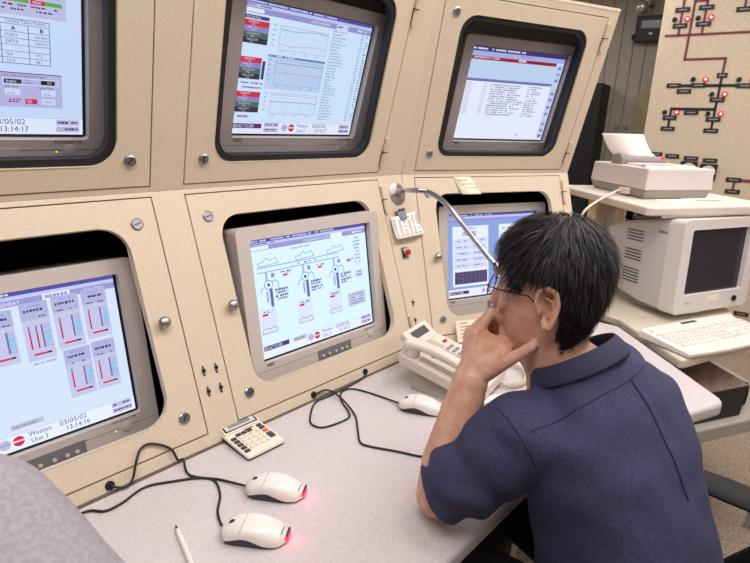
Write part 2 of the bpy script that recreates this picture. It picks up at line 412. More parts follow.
def scr_upper_left(c):
    c.rect(0, 0, 1, 1, (200, 220, 250)); titlebars(c)
    c.rect(.40, .10, .94, .325, (190, 190, 226))
    for i, u in enumerate((.45, .575, .70, .825)):
        c.text(u+.03, .215, .017, '%s AMPS' % random.choice(['75.2', '81.0']), NAVY, sx=.8)
        c.rect(u-.02, .235, u+.035, .258, REDC); c.rect(u+.035, .235, u+.10, .258, (110, 190, 90)); c.text(u-.012, .253, .015, 'HIGH', WHT, sx=.9); c.text(u+.04, .253, .015, 'CONTROL', (30, 70, 40), sx=.8); c.words(u-.02, .268, u+.09, .010, NAVY); c.words(u, .29, u+.08, .010, NAVY)
    c.rect(.50, .345, .873, .587, (206, 222, 250)); c.frame(.50, .345, .873, .587, (95, 110, 165), .004)
    c.text(.71, .366, .017, 'Cooling Tower History', NAVY, sx=.9)
    for v in (.373, .412, .447, .482, .517, .552): c.rect(.50, v, .873, v+.003, (95, 110, 165))
    for u in (.69, .79): c.rect(u, .373, u+.003, .587, (95, 110, 165))
    c.text(.73, .405, .022, 'A', NAVY, bold=.0003); c.text(.835, .405, .022, 'B', NAVY, bold=.0003)
    for v, a, b in ((.438, '35206.3', '36126.4'), (.473, '25873.8', '26317.2'), (.543, '76.4', '77.2'), (.578, '101.5', '98.1')):
        c.text(.705, v, .016, a, NAVY, sx=.9); c.text(.815, v, .016, b, NAVY, sx=.9); c.words(.51, v-.013, .68, .011, NAVY)
    c.rect(.667, .637, .915, .835, (182, 182, 224)); c.rect(.667, .635, .915, .640, NAVY); c.text(.675, .66, .017, 'Cooling Tower Fan Start/Cycle Program', (110, 40, 110), sx=.62)
    c.frame(.685, .668, .90, .705, WHT, .003); c.rect(.690, .674, .755, .698, (30, 60, 50)); c.text(.697, .693, .014, 'Enabled', WHT, sx=.85); c.text(.765, .682, .010, 'Time', NAVY); c.text(.762, .696, .010, 'Remaining', NAVY, sx=.8); c.rect(.83, .674, .885, .698, (20, 22, 30)); c.text(.855, .692, .014, '0.0', (220, 240, 180))
    c.text(.69, .723, .014, 'Off Time', NAVY); c.text(.82, .723, .014, 'Delay Time', NAVY, sx=.85)
    for u in (.69, .83): c.rect(u, .728, u+.058, .765, (206, 220, 248)); c.text(u+.026, .743, .011, '5', NAVY); c.text(u+.010, .759, .011, 'Minutes', NAVY, sx=.8)
    c.rect(.765, .785, .812, .815, REDC); c.text(.769, .799, .010, 'Cycle', WHT); c.text(.774, .811, .009, 'OFF', WHT); c.words(.705, .787, .75, .009, (150, 50, 110)); c.words(.70, .80, .745, .009, (150, 50, 110)); c.rect(.83, .782, .885, .816, (206, 220, 248)); c.text(.837, .805, .012, 'CANCEL', NAVY, sx=.8)
    footer(c)
def scr_upper_mid(c):
    c.rect(0, 0, 1, 1, (206, 230, 250)); titlebars(c, l=.68); c.rect(.02, .058, .14, .084, WHT); c.text(.48, .080, .020, 'UNIT OVERVIEW', WHT); c.rect(.69, .05, .79, .090, (206, 222, 250)); c.words(.70, .06, .78, .016, NAVY); c.words(.87, .062, .97, .014, WHT)
    for k, v in enumerate((.138, .400, .660)):
        if k == 0: c.rect(.02, .105, .18, .130, NAVY); c.text(.03, .125, .017, 'Stm Turb Press', WHT, sx=.85)
        for j, (cl, tx) in enumerate((((205, 40, 70), 'SEQUENCE'), ((140, 130, 190), 'FUEL CTL'), ((70, 105, 90), 'FOLLOW UP'), ((48, 38, 66), 'FUEL FLOW'))):
            c.rect(.005, v+j*.041, .185-.02*(k == 1), v+(j+1)*.041, cl); c.text(.045, v+j*.041+.019, .014, tx, (225, 225, 250)); c.text(.07, v+j*.041+.036, .013, '%.1f' % random.uniform(20, 99), (225, 225, 250))
    c.words(.04, .588, .19, .012, NAVY); c.words(.04, .622, .19, .012, NAVY); c.rect(.005, .583, .022, .602, NAVY); c.rect(.005, .617, .022, .636, NAVY); c.rect(.172, .42, .192, .56, NAVY)
    for k, (v0, v1) in enumerate(((.140, .320), (.395, .590), (.655, .825))):
        if k == 1: c.rect(.205, .375, .645, .628, (188, 210, 240)); c.rect(.205, .362, .645, .379, (110, 125, 190)); c.words(.22, .366, .40, .009, WHT)
        c.frame(.265, v0, .633, v1, (130, 140, 180), .003)
        for i in range(1, 9):
            v = v0+(v1-v0)*i/9; c.rect(.265, v, .633, v+.0015, (172, 190, 220))
            u = .265+.368*i/9; c.rect(u, v0, u+.0012, v1, (172, 190, 220))
        for i in range(5): c.text(.215, v0+.012+i*(v1-v0)/5, .014, str(100-20*i), NAVY)
        for i in range(4): c.text(.28+i*.09, v1+.020, .012, '13:%02d' % (i*15), NAVY)
        for q, (base, col) in enumerate(((.12, NAVY), (.75 if k == 0 else .5, (200, 110, 130)))) if k != 2 else enumerate(((.42, NAVY), (.1, (210, 120, 130)))):
            c.line([(.265+.368*i/40, v0+(v1-v0)*(base+random.uniform(-.015, .015)+(.06*math.sin(i*.15) if k == 0 else 0))) for i in range(41)], col, .003)
    names = ['Bearing Oil Press PSI', 'Pressure MPS', 'BFP Suction Valve PSI', 'Throttle Temp', 'Economizer Inlet Temp', 'Drum Pressure', 'Feedwater', 'Condenser Vac', 'Condensate Flow', 'Gland Steam Temp', 'Superheat Outlet Press', 'Reheat Outlet Press', 'Inlet Air Temp', 'Furnace Draft', 'Exhaust Temp', 'Windbox Press', 'Stack Temp', 'Opacity', 'Fuel Pressure', 'A Mill Outlet Temp', 'B Mill Outlet Temp', 'C Mill Outlet Temp', 'Drum Level', 'Hotwell Level', 'Makeup Flow', 'Gen Stator Temp', 'LP Hood Temp', 'HP Heater Level', 'Cooling Water Flow', 'Main Steam Flow', 'Auxiliary Press']
    for i, n_ in enumerate(names):
        v = .105+i*.0250; c.text(.665+.004*(i % 2), v+.009, .0165, n_, NAVY, sx=.82); c.text(.915, v+.009, .0155, '%.1f' % random.uniform(1, 999), NAVY, sx=.8); c.words(.965, v-.004, .99, .012, (110, 120, 180))
    c.rect(.04, .848, .12, .868, GRY); c.words(.045, .853, .115, .009, NAVY)
    footer(c); c.rect(.02, .915, .225, .955, (80, 40, 110)); c.text(.025, .949, .028, 'BLR ALT TG GEN', WHT, sx=.66); c.rect(.245, .905, .355, .94, GRY); c.rect(.245, .95, .355, .985, GRY); c.words(.255, .915, .345, .012, NAVY); c.words(.255, .96, .345, .012, NAVY)
def scr_upper_right(c):
    c.rect(0, 0, 1, 1, (232, 238, 255)); c.rect(0, 0, 1, .045, (60, 40, 110)); c.words(.02, .012, .55, .02, WHT); c.rect(0, .045, 1, .095, (165, 175, 225)); c.rect(0, .095, .92, .13, (150, 25, 50)); c.words(.02, .10, .3, .02, (225, 190, 200)); c.rect(.5, .095, .58, .12, (220, 190, 210)); c.text(.52, .068, .02, 'Alarm Summary', NAVY)
    c.rect(0, .13, .93, .325, (190, 212, 240)); c.rect(0, .325, .93, .355, (110, 120, 178))
    for i in range(14):
        v = .378+i*.0255
        c.text(.0, v+.01, .016, '03/05 13:%02d:%02d' % (random.randint(0, 14), random.randint(0, 59)), (105, 105, 140), sx=.9)
        c.text(.20, v+.01, .016, 'CV%03d' % random.randint(1, 999), (110, 110, 140), sx=.85)
        c.words(.28, v-.003, .28+random.uniform(.25, .38), .014, (125, 125, 155)); c.words(.68, v-.003, .68+random.uniform(.08, .17), .014, (125, 125, 155))
    c.rect(.93, .10, 1, .98, (196, 208, 238))
    for v in (.13, .2, .27, .42, .49, .58, .66, .78, .86, .93): c.rect(.945, v, .985, v+.035, (150, 160, 205)); c.words(.95, v+.01, .98, .014, NAVY)
    c.line([(.69, .93), (.70, .95)], NAVY, .008)
def scr_lower_left(c):
    c.rect(0, 0, 1, 1, (208, 224, 252)); titlebars(c, l=.55); c.text(.42, .083, .024, 'HEAT/REHEAT', WHT); c.rect(.67, .046, .79, .09, WHT); c.words(.68, .055, .78, .024, LAV); c.text(.85, .080, .022, '350 / MIN', WHT)
    def unit(u, v, w, h, bars, top=True):
        c.rect(u, v, u+w, v+h, (192, 194, 228)); c.rect(u, v, u+w, v+h*.30, (172, 176, 216))
        c.words(u+.015, v+.045, u+w-.02, .018, NAVY); c.words(u+.03, v+.02, u+w-.03, .01, LAV)
        for a in (.02, w-.045): c.frame(u+a, v+.085, u+a+.025, v+.115, GRY, .003); c.words(u+a, v+.093, u+a+.03, .01, NAVY)
        y0 = v+h*.40; y1 = v+h*.80
        for i in range(bars):
            bu = u+.020+i*.030; c.rect(bu, y0, bu+.007, y1, (120, 115, 175)); c.rect(bu, y0+(y1-y0)*random.uniform(.15, .3), bu+.007, y1, (200, 25, 90))
        c.rect(u+w*.62, y0, u+w*.62+.008, y1, (110, 108, 170))
        for q, cl in ((0, GRY), (.28, (120, 205, 232)), (.56, (120, 205, 232)), (.82, (170, 190, 225))): c.rect(u+w-.029, y0+(y1-y0)*q, u+w-.009, y0+(y1-y0)*q+.026, cl); c.frame(u+w-.031, y0+(y1-y0)*q-.002, u+w-.007, y0+(y1-y0)*q+.028, (150, 160, 208), .003)
        c.rect(u+w*.22, v+h-.045, u+w*.85, v+h-.033, (205, 25, 80)); c.rect(u+w*.70, v+h-.045, u+w*.85, v+h-.033, (50, 30, 70))
    unit(.02, .11, .12, .36, 1); unit(.16, .11, .12, .36, 1); unit(.30, .11, .12, .36, 1)
    unit(.430, .105, .105, .345, 0); unit(.566, .085, .118, .38, 2); unit(.700, .075, .120, .36, 1); unit(.834, .068, .118, .345, 1)
    unit(.710, .445, .122, .335, 1); unit(.840, .435, .112, .345, 1)
    c.text(.58, .495, .018, 'LIM  HI  NORM', NAVY, sx=.8)
    footer(c, t='13:14:16'); c.rect(.44, .835, .575, .868, GRY); c.text(.447, .860, .018, 'Feeder Calcul (View)', NAVY, sx=.62)
def scr_lower_mid(c):
    c.rect(0, 0, 1, 1, (214, 240, 255)); titlebars(c, l=.7); c.rect(.02, .055, .15, .085, WHT); c.text(.42, .082, .022, 'CONDENSATE SYSTEM', WHT, sx=1); c.rect(.66, .046, .77, .09, WHT); c.words(.87, .062, .97, .016, WHT)
    c.text(.32, .125, .017, 'BOILER FEED PUMPS', NAVY)
    BL = (105, 128, 192)
    c.line([(.05, .235), (.72, .235)], BL, .006); c.line([(.05, .275), (.72, .275)], BL, .006); c.words(.36, .25, .52, .012, NAVY)
    for k, u in enumerate((.06, .35, .62)):
        v = .15
        c.line([(u, v+.075), (u, v+.045), (u+.04, v+.035), (u+.06, v+.01), (u+.09, v+.035), (u+.13, v+.015), (u+.15, v+.065), (u, v+.075)], BL, .005)
        x = u+.07; c.rect(x-.028, .28, x-.012, .35, (160, 178, 228)); c.rect(x+.015, .295, x+.04, .33, (140, 140, 200))
        c.line([(x+.03*math.cos(a/3)-.01, .385+.038*math.sin(a/3)) for a in range(0, 20)], BL, .006); c.disc(x-.01, .385, .014, NAVY)
        c.line([(x+.018, .365), (x+.045, .355), (x+.062, .38), (x+.066, .45)], BL, .006); c.line([(x-.04, .39), (x-.066, .415), (x-.072, .445)], BL, .006)
        c.rect(x-.035, .435, x-.020, .53, (165, 165, 218)); c.rect(x-.008, .42, x+.014, .57, (100, 95, 175)); c.rect(x, .57, x+.010, .60, (80, 150, 200))
        c.rect(u+.155, .29+.008*k, u+.25, .345, (224, 228, 248)); c.words(u+.16, .295+.008*k, u+.24, .011, NAVY); c.rect(u+.175, .322, u+.21, .338, REDC); c.rect(u+.195, .310, u+.23, .317, CYAN)
        for j in range(2):
            vv = .435+j*.055; c.words(x+.035, vv, x+.13, .018, (50, 42, 105)); c.words(x+.035, vv+.024, x+.12, .016, (100, 98, 165)); c.frame(x+.03, vv-.005, x+.135, vv+.046, GRY, .003)
        c.rect(u-.03, .585-.008*k, u+.095, .80-.008*k, (218, 224, 244)); c.words(u, .60, u+.07, .012, NAVY); c.rect(u-.01, .622, u+.03, .640, REDC); c.rect(u+.02, .612, u+.055, .620, CYAN)
        c.line([(u-.022, .79), (u-.022, .755), (u+.01, .745), (u+.04, .76), (u+.07, .742), (u+.088, .765), (u+.088, .79), (u-.022, .79)], BL, .005)
    c.rect(.86, .11, .945, .40, (216, 238, 253)); c.frame(.89, .12, .915, .38, GRY, .004)
    for i in range(8): c.words(.87, .12+i*.033, .935, .011, BL)
    c.rect(.87, .44, .94, .51, (196, 212, 242)); c.words(.875, .45, .93, .018, BL); c.words(.875, .48, .93, .018, BL)
    c.rect(.775, .65, .945, .775, (196, 202, 232)); c.frame(.775, .65, .945, .775, (150, 158, 205), .003)
    for i in range(4): c.words(.79, .664+i*.028, .93, .014, (120, 118, 175))
    footer(c); c.rect(.03, .895, .225, .935, (80, 40, 110)); c.text(.035, .929, .028, 'BLR ALT TG GEN', WHT, sx=.62); c.rect(.26, .90, .37, .935, GRY); c.text(.27, .928, .020, 'NETWORK', NAVY, sx=.75)
def scr_lower_right(c):
    c.rect(0, 0, 1, 1, (134, 160, 222)); titlebars(c, l=.5)
    c.rect(.07, .14, .46, .87, (226, 234, 252)); c.text(.2, .18, .024, 'CONTROL', NAVY); c.rect(.17, .20, .33, .26, (196, 200, 232)); c.words(.18, .21, .32, .014, NAVY); c.words(.18, .235, .32, .014, (180, 60, 90))
    for i in range(5):
        for j in range(2):
            u = .085+j*.185; v = .29+i*.075; c.rect(u, v, u+.175, v+.06, (204, 214, 242)); c.frame(u, v, u+.175, v+.06, GRY, .003); c.words(u+.03, v+.02, u+.14, .014, (90, 90, 150) if (i, j) != (0, 1) else (60, 20, 60))
    c.rect(.09, .69, .445, .84, (70, 62, 100))
    for i in range(1, 8): c.rect(.09+.355*i/8, .69, .092+.355*i/8, .84, (130, 140, 190))
    for i in range(1, 5): c.rect(.09, .69+.03*i, .445, .6925+.03*i, (150, 90, 130))
    c.rect(.58, .14, .97, .87, (226, 234, 252)); c.words(.62, .18, .9, .02, NAVY)
    for i in range(6): c.rect(.60, .25+i*.09, .95, .31+i*.09, (204, 214, 242)); c.words(.63, .27+i*.09, .9, .02, NAVY)
    footer(c); c.rect(.03, .925, .24, .965, (80, 40, 110)); c.text(.035, .96, .03, 'BLR ALT TG GEN', WHT, sx=.62)

def crt(center, tilt, yaw, label, painter, group='built-in console monitors', floor=None, brand='NEC', bright=1.0):
    R_ = RZ(yaw) @ RX(PI/2) @ RX(-tilt)
    F = T(*center) @ R_ @ T(-.004, 0, 0)            # local x right, y up, z out of screen
    bw, bt, bb = .040, .036, .075
    X0, X1, Y0, Y1 = -SW/2-bw, SW/2+bw, -SH/2-bb, SH/2+bt
    base = F @ V((0, Y0, 0))
    t = thing('crt_monitor', label, 'monitor', T(base.x, base.y, base.z) @ RZ(yaw), group)
    b = MB(); gp = .006
    plate(b, rrect(X0, Y0, X1, Y1, .014, 5), [rrect(-SW/2-gp, -SH/2-gp, SW/2+gp, SH/2+gp, .006, 3)], -.02, .016, 0, F)
    b.build('bezel', BEZEL, t, bevel=.004, bseg=3)
    h = MB()
    ring = lambda x0, y0, x1, y1, z: [(x, y, z) for x, y in rrect(x0, y0, x1, y1, .012, 4)]
    h.loft([ring(X0+.002, Y0+.002, X1-.002, Y1-.002, -.020), ring(X0+.004, Y0+.006, X1-.004, Y1-.004, -.12), ring(X0+.03, Y0+.02, X1-.03, Y1-.03, -.20), ring(X0+.10, Y0+.05, X1-.10, Y1-.10, -.33)], 0, F)
    h.build('rear_housing', BEZEL, t, smooth=True)
    g = MB(); g.box((-SW/2-gp, -SH/2-gp, -.006), (SW/2+gp, SH/2+gp, -.0006), 0, F); g.build('picture_tube', mat('tube_black', (8, 8, 12), .2), t)
    c = Canvas(F @ T(-.0015, .0015, -.0004), SW+.004, SH+.004) ; c.st = bright
    painter(c); c.build(t)
    # control panel and trim along the bottom
    lowset = tilt > 0
    p = MB(); p.box((-.035, Y0+.018, .016), (.085, Y0+.054, .0168), 0, F); p.build('control_panel', BEZD if lowset else BEZEL, t)
    for i, xx in enumerate((-.018, .004, .028, .050, .068) if lowset else ()):
        MB().lathe([(.0042, .0168), (.0042, .019), (.003, .0195), (.0002, .0195)], 14, 0, F @ T(xx, Y0+.036, 0) @ Matrix.Diagonal((1, 1, 1, 1))).build('control_button', BEZEL, t, smooth=True)
    for a, b_ in ((X0+.01, -.035), (.085, X1-.01)):
        MB().box((a, Y0+.050, .0158), (b_, Y0+.0512, .0163), 0, F).build('trim_line', mat('trim_shadow', (120, 108, 104), .7), t)
    MB().lathe([(.011, .0158), (.011, .0175), (.0095, .018), (.0002, .018)], 22, 0, F @ T(.165, Y0+.050, 0)).build('power_button', BEZEL, t, smooth=True)
    MB().cyl((.143, Y0+.047, .0158), (.143, Y0+.047, .0172), .0016, 10, 0, F).build('power_light', emat((190, 255, 90), 1.2), t)
    me = text_mesh(brand, .0115, bold=.0003); MB().mesh(me, 0, F @ T(-SW/2+.0, Y0+.060, .0163)).build('brand_lettering', mat('lettering_dark', (40, 36, 44), .5), t)
    me = text_mesh('AccuSync 120', .0085); MB().mesh(me, 0, F @ T(SW/2-.055, Y0+.063, .0163)).build('model_lettering', mat('lettering_dark', (40, 36, 44), .5), t)
    # foot
    q = MB(); fb = F @ V((0, Y0+.01, -.16))
    if floor is not None and fb.z > floor+.004:
        q.cyl((fb.x, fb.y, floor), (fb.x, fb.y, fb.z+.03), .10, 28, r2=.07)
        q.build('stand', BEZEL, t, smooth=True)
    return t, F
def inB(p, lo=True): return BB @ V(p)
BR = .93; BU = 1.06
crt((-.288, .193, .7566), -.29, 0, 'CRT monitor in the upper left door, screen with cooling tower table and grey pop-up', scr_upper_left, bright=BU)
crt((.4221, .1932, .7621), -.29, .0, 'CRT monitor in the upper middle door, screen with three trend charts and reading list', scr_upper_mid, bright=BU)
crt((1.2048, .0645, .7578), -.275, -TH, 'CRT monitor in the upper right door, white alarm list under a dark red bar', scr_upper_right, bright=BU)
crt((-.2761, .1771, .2021), .155, 0, 'CRT monitor in the lower left door, red bar gauges on its screen', scr_lower_left, floor=-.012, bright=BR)
crt((.3968, .1171, .2423), .155, 0, 'CRT monitor in the lower middle door, screen with pump and pipe diagram', scr_lower_mid, floor=-.012, bright=BR)
crt((1.1719, .0528, .2221), .155, -TH, 'CRT monitor in the lower right door, partly hidden behind the seated man', scr_lower_right, floor=-.012, bright=BR)

# ------------------------------------------------------------------ desk
BD = V((math.cos(TH), -math.sin(TH), 0))
bB = BB @ V((0, 0, 0)); bE = BB @ V((S2+W+S3, 0, 0))
desk = [(-1.5, -.003), (bB.x, bB.y-.003), (bE.x+.02*BD.x, bE.y+.02*BD.y), (1.40, -.345), (1.075, -.700), (1.055, -.722), (1.030, -.733), (1.003, -.724), (.512, -.528), (-1.5, -.528)]
MB().prism(desk, -.04, 0).build('desk_worktop', LAMI, bevel=.012, bseg=4)
tag(bpy.data.objects['desk_worktop'], 'long pale speckled laminate worktop running along the foot of the console', 'worktop')
origin_to(bpy.data.objects['desk_worktop'], (0, -.26, -.04))
dl = MB()
for x, y in ((-1.3, -.2), (-.05, -.05)):
    pass
t = thing('desk_pedestal', 'grey leg frames carrying the long worktop, in the dark under it', 'desk support', T(-.4, -.2, FZ))
for x in (-1.35, .62):
    MB().box((x, -.40, FZ), (x+.04, -.02, -.04)).build('leg_panel', GREYP, t)
M_ = T(1.22, -.40, 0) @ RZ(-TH)
MB().box((-.02, -.12, FZ), (.02, .12, -.04), 0, M_).build('leg_panel', GREYP, t)

# ------------------------------------------------------------------ mimic board
CB = thing('mimic_board', 'tall beige wall panel carrying a red and black one-line diagram', 'control panel', T(3.9, -.6, FZ))
cur = [(-.335, .63)]+[(-.335+.13*(1-math.cos(a)), .63-.14*math.sin(a)) for a in [PI/2*i/8 for i in range(1, 9)]]
out = [(-.345, 1.88)]+cur+[(-.205, FZ), (2.9, FZ), (2.9, 1.88)]
mb = MB(); plate(mb, out[::-1] if False else out, [], -.08, 0, 0, BM_)
BOARDP = mat('board_paint', (214, 198, 182), .55, mottle=(208, 188, 146), mscale=110, mthr=(.5, .6))
mb.build('board_face', BOARDP, CB, bevel=.004)
MB().box((-.19, FZ, -.5), (2.88, 1.86, -.082), 0, BM_).build('board_housing', PAINT2, CB)
DR = mat('bus_dark_red', (120, 52, 62), .6); BK = mat('bus_black', (30, 26, 32), .6); PL = mat('nameplate_black', (34, 30, 36), .5); PW = mat('nameplate_text', (150, 145, 150), .6)
def bus(pts, m_, w=.014):
    mb = MB()
    for (a, b), (c, d) in zip(pts, pts[1:]):
        mb.box((min(a, c)-w/2, min(b, d)-w/2, 0), (max(a, c)+w/2, max(b, d)+w/2, .003), 0, BM_)
    mb.build('bus_line', m_, CB)
def bp(px, py):
    r = CF + CR*((px-375)/FPX) - CU*((py-281.5)/FPX)
    q = BM_.translation; t_ = (q-CAM).dot(bn)/r.dot(bn); X = CAM+r*t_
    return (X-q).dot(bd), X.z
# diagram laid out in board coordinates (metres along the board, height)
bus([(-.302, 1.266), (.9, 1.266)], DR); bus([(.31, 1.265), (.31, 1.6)], DR)
for s in (-.232, -.102): bus([(s, 1.266), (s, 1.46 if s > -.2 else 1.60)], DR)
bus([(-.17, 1.12), (-.17, 1.46), (-.102, 1.46)], DR)
bus([(-.17, 1.12), (.055, 1.12), (.055, 1.03)], DR)
bus([(.10, 1.40), (.10, 1.6)], DR)
bus([(.055, 1.02), (.055, .70)], BK); bus([(-.211, .962), (.215, .958)], BK); bus([(-.195, .818), (.05, .814)], BK); bus([(-.195, .818), (-.195, .70)], BK)
bus([(.26, .95), (.6, .95)], DR); bus([(.26, .38), (.9, .385)], DR); bus([(.243, .385), (.243, .31)], DR)
def plate_at(s, z, w=.075, h=.024, lamp=None):
    w *= 1.15; h *= 1.25
    mb = MB(); mb.box((s-w/2, z-h/2, 0), (s+w/2, z+h/2, .006), 0, BM_); mb.box((s-w*.3, z-h*.12, .006), (s+w*.3, z+h*.12, .0065), 1, BM_); mb.build('nameplate', [PL, PW], CB)
    if lamp:
        MB().lathe([(.0145, 0), (.0145, .01), (.011, .014), (.0002, .014)], 16, 0, BM_ @ T(s-.035, z+lamp, 0)).build('switch_knob', BLACK, CB, smooth=True)
        MB().lathe([(.017, 0), (.017, .008), (.008, .009), (.0002, .009)], 16, 0, BM_ @ T(s+.035, z+lamp, 0)).build('lamp_ring', mat('lamp_red', (210, 30, 45), .3, emit=(220, 20, 40), estr=.25), CB, smooth=True)
        MB().lathe([(.0075, .009), (.0075, .015), (.0002, .017)], 14, 0, BM_ @ T(s+.035, z+lamp, 0)).build('indicator_lamp', emat((255, 220, 225), 1.6), CB, smooth=True)
for s, z, l in ((-.232, 1.54, None), (-.232, 1.415, None), (-.232, 1.322, .038), (-.102, 1.42, None), (-.102, 1.325, .036), (.10, 1.395, None), (.31, 1.41, None), (.31, 1.31, .045), (-.205, .962, None), (-.065, .962, .036), (.185, .958, .036),
                (-.14, .926, None), (.055, 1.02, None), (.055, .875, .033), (-.075, .795, None), (-.195, .76, .034), (.055, .755, .034), (-.195, .69, None), (.055, .685, None), (-.24, .521, None), (-.137, .513, None), (-.025, .505, None), (.085, .497, None), (.235, .385, None), (.243, .31, None), (.445, -.49, None)):
    plate_at(s, z, .05 if (s, z) == (.055, 1.02) else .072, .022, l)
for s, z in ((-.03, .44), (.085, .43)):
    m_ = thing('x', None, None) if False else None
    mb = MB(); mb.box((s-.05, z-.06, 0), (s+.05, z+.045, .02), 0, BM_)
    pm = mb.build('panel_meter', BLACK, CB, bevel=.003)
    pm['label'] = 'black square meter with white dial'
    d = MB(); d.lathe([(.042, .0201), (.042, .0206), (.0002, .0206)], 28, 0, BM_ @ T(s, z-.006, 0)); d.build('dial', PAPER, pm)
    d = MB()
    for a in range(-4, 5):
        A = a*.3; p = V((math.sin(A)*.034, math.cos(A)*.034, 0)); d.box((p.x-.0016, p.y-.003, .0206), (p.x+.0016, p.y+.003, .0212), 0, BM_ @ T(s, z-.006, 0))
    d.tube([(0, -.005, .0212), (.014, .026, .0212)], .0014, 6, 0, BM_ @ T(s, z-.006, 0)); d.build('needle', BLACK, pm)

# things on the far wall
def wall_p(px, py, off=0.0):
    r = CF + CR*((px-375)/FPX) - CU*((py-281.5)/FPX); q = wallM.translation+bn*off; t_ = (q-CAM).dot(bn)/r.dot(bn); X = CAM+r*t_
    return (X-wallM.translation).dot(bd), X.z
a = wall_p(570, 86); b = wall_p(611, 86)
t = thing('storage_cabinet', 'tall black cabinet standing against the panelled wall beyond the console', 'cabinet', wallM @ T((a[0]+b[0])/2-.1, FZ, .2))
MB().box((b[0]-.75, FZ, .01), (b[0], b[1], .35), 0, wallM).build('body', BLACK, t, bevel=.004)
for k in (0, 1): 
    dd = MB().box((b[0]-.745+k*.372, FZ+.05, .35), (b[0]-.378+k*.372, b[1]-.02, .366), 0, wallM).build('door', mat('cabinet_black', (20, 18, 24), .5), t, bevel=.003)
    MB().box((b[0]-.40+k*.035, .1, .366), (b[0]-.39+k*.035, .24, .385), 0, wallM).build('handle', DSTEEL, dd)
a = wall_p(639, 18); b = wall_p(668, 42)
t = thing('wall_intercom', 'black box with a dim display on the far wall under the glass lamp', 'intercom', wallM @ T((a[0]+b[0])/2, b[1], 0))
x0, z1 = a; x1, z0 = b
MB().box((x0, z0, .001), (x1, z1, .09), 0, wallM).build('housing', mat('intercom_black', (30, 27, 33), .5), t, bevel=.006)
MB().box((x0+.04, (z0+z1)/2-.0, .09), (x1-.06, z1-.04, .092), 0, wallM).build('display', mat('display_dim', (62, 64, 70), .2), t)
MB().box((x0+.11, z0+.055, .09), (x0+.14, z0+.07, .094), 0, wallM).build('button', WHITEP, t)
MB().box((x0-.02, z0+.02, .03), (x0, z0+.06, .1), 0, wallM).build('side_knob', BLACK, t)
a = wall_p(643, 8)
t = thing('emergency_lamp', 'round clear glass lamp high on the far wall above the black box', 'lamp', wallM @ T(a[0], a[1], 0))
MB().lathe([(.05, .001), (.05, .03), (.06, .035), (.0002, .035)], 24, 0, wallM @ T(a[0], a[1], 0)).build('lamp_base', STEEL, t, smooth=True)
MB().sphere((0, 0, .06), .055, 0, wallM @ T(a[0], a[1], 0), 16, (1, 1, .7)).build('glass_dome', mat('lamp_glass', (225, 225, 215), .12, .6), t, smooth=True, angle=180)
MB().cyl((.055, .01, .03), (.09, .02, .05), .014, 12, 0, wallM @ T(a[0], a[1], 0)).build('side_bulb', CHROME, t)
a = wall_p(612, 124); b = wall_p(631, 134)
t = thing('outlet_plate', 'grey double outlet plate low on the panelled wall above the printer paper', 'outlet', wallM @ T((a[0]+b[0])/2, b[1], 0))
MB().box((a[0], b[1], .001), (b[0], a[1], .01), 0, wallM).build('plate', mat('outlet_grey', (170, 165, 160), .5), t, bevel=.002)
for k in (.3, .7): 
    c_ = a[0]+(b[0]-a[0])*k; MB().box((c_-.022, b[1]+.03, .0101), (c_+.022, a[1]-.02, .013), 0, wallM).build('socket', GREYP, t)
a = wall_p(636, 94); b = wall_p(668, 94)
t = thing('wall_hatch', 'pale yellowish framed hatch on the far wall left of the diagram board', 'hatch', wallM @ T(a[0]+.2, 0, 0))
HX = mat('hatch_paint', (176, 164, 132), .6)
MB().box((a[0], -.3, .001), (a[0]+.55, a[1], .012), 0, wallM).build('frame', HX, t, bevel=.003)
MB().box((a[0]+.035, -.27, .0121), (a[0]+.52, a[1]-.035, .02), 0, wallM).build('panel', HX, t, bevel=.004)

# ------------------------------------------------------------------ side table, shelf, monitor, keyboard, printer
tb = [(1.240, -.578), (1.252, -.592), (1.275, -.601), (1.60, -.715), (1.74, -.665), (1.93, -.585), (2.35, -.33), (2.20, .12), (1.62, .16), (1.47, -.32)]
o = MB().prism(tb, -.032, 0).build('side_table', None or mat('table_laminate', (214, 204, 186), .5, mottle=(206, 196, 176), mscale=80), bevel=.008, bseg=3)
tag(o, 'cream side table under the white desktop monitor, right of the console', 'table'); origin_to(o, (1.8, -.3, -.032))
t = thing('table_base', 'grey pedestal panels under the cream side table', 'table base', T(1.95, -.1, FZ))
MB().box((1.80, -.02, FZ), (2.15, .04, -.032)).build('panel', GREYP, t)
MB().box((2.05, -.40, FZ), (2.09, -.02, -.032)).build('panel', GREYP, t)
# shelf above
sz = .41
pA = atz(568, 187, sz); pB = atz(650, 208, sz); pC = atz(760, 206, sz)
sd = (pC-pB).normalized(); sb = (pA-pB).normalized()
pD = pC+sb*.75
shelf = thing('printer_shelf', 'cream raised shelf on a bracket over the desktop monitor', 'shelf', T(pB.x+.2, pB.y+.2, 0))
pA2 = pB+sb*.72; pD = pC+sd*.1+sb*.6
MB().prism([tuple(pB+sb*.02)[:2], tuple(pB+sd*.02)[:2], tuple(pC+sd*.1)[:2], tuple(pD)[:2], tuple(pA2)[:2]], sz-.03, sz).build('shelf_board', mat('shelf_laminate', (216, 206, 196), .5), shelf, bevel=.006, bseg=3)
fpos = at(592, 222, 2.32); fx, fy = fpos.x, fpos.y
MB().box((fx-.02, fy-.02, 0), (fx+.02, fy+.02, sz-.03)).build('post', PAINT2, shelf, bevel=.003)
MB().hull([(fx, fy-.012, sz-.17), (fx, fy-.012, sz-.03), (fx+.15, fy-.09, sz-.03)], [(fx+.004, fy+.004, sz-.17), (fx+.004, fy+.004, sz-.03), (fx+.154, fy-.074, sz-.03)]).build('bracket', PAINT2, shelf)
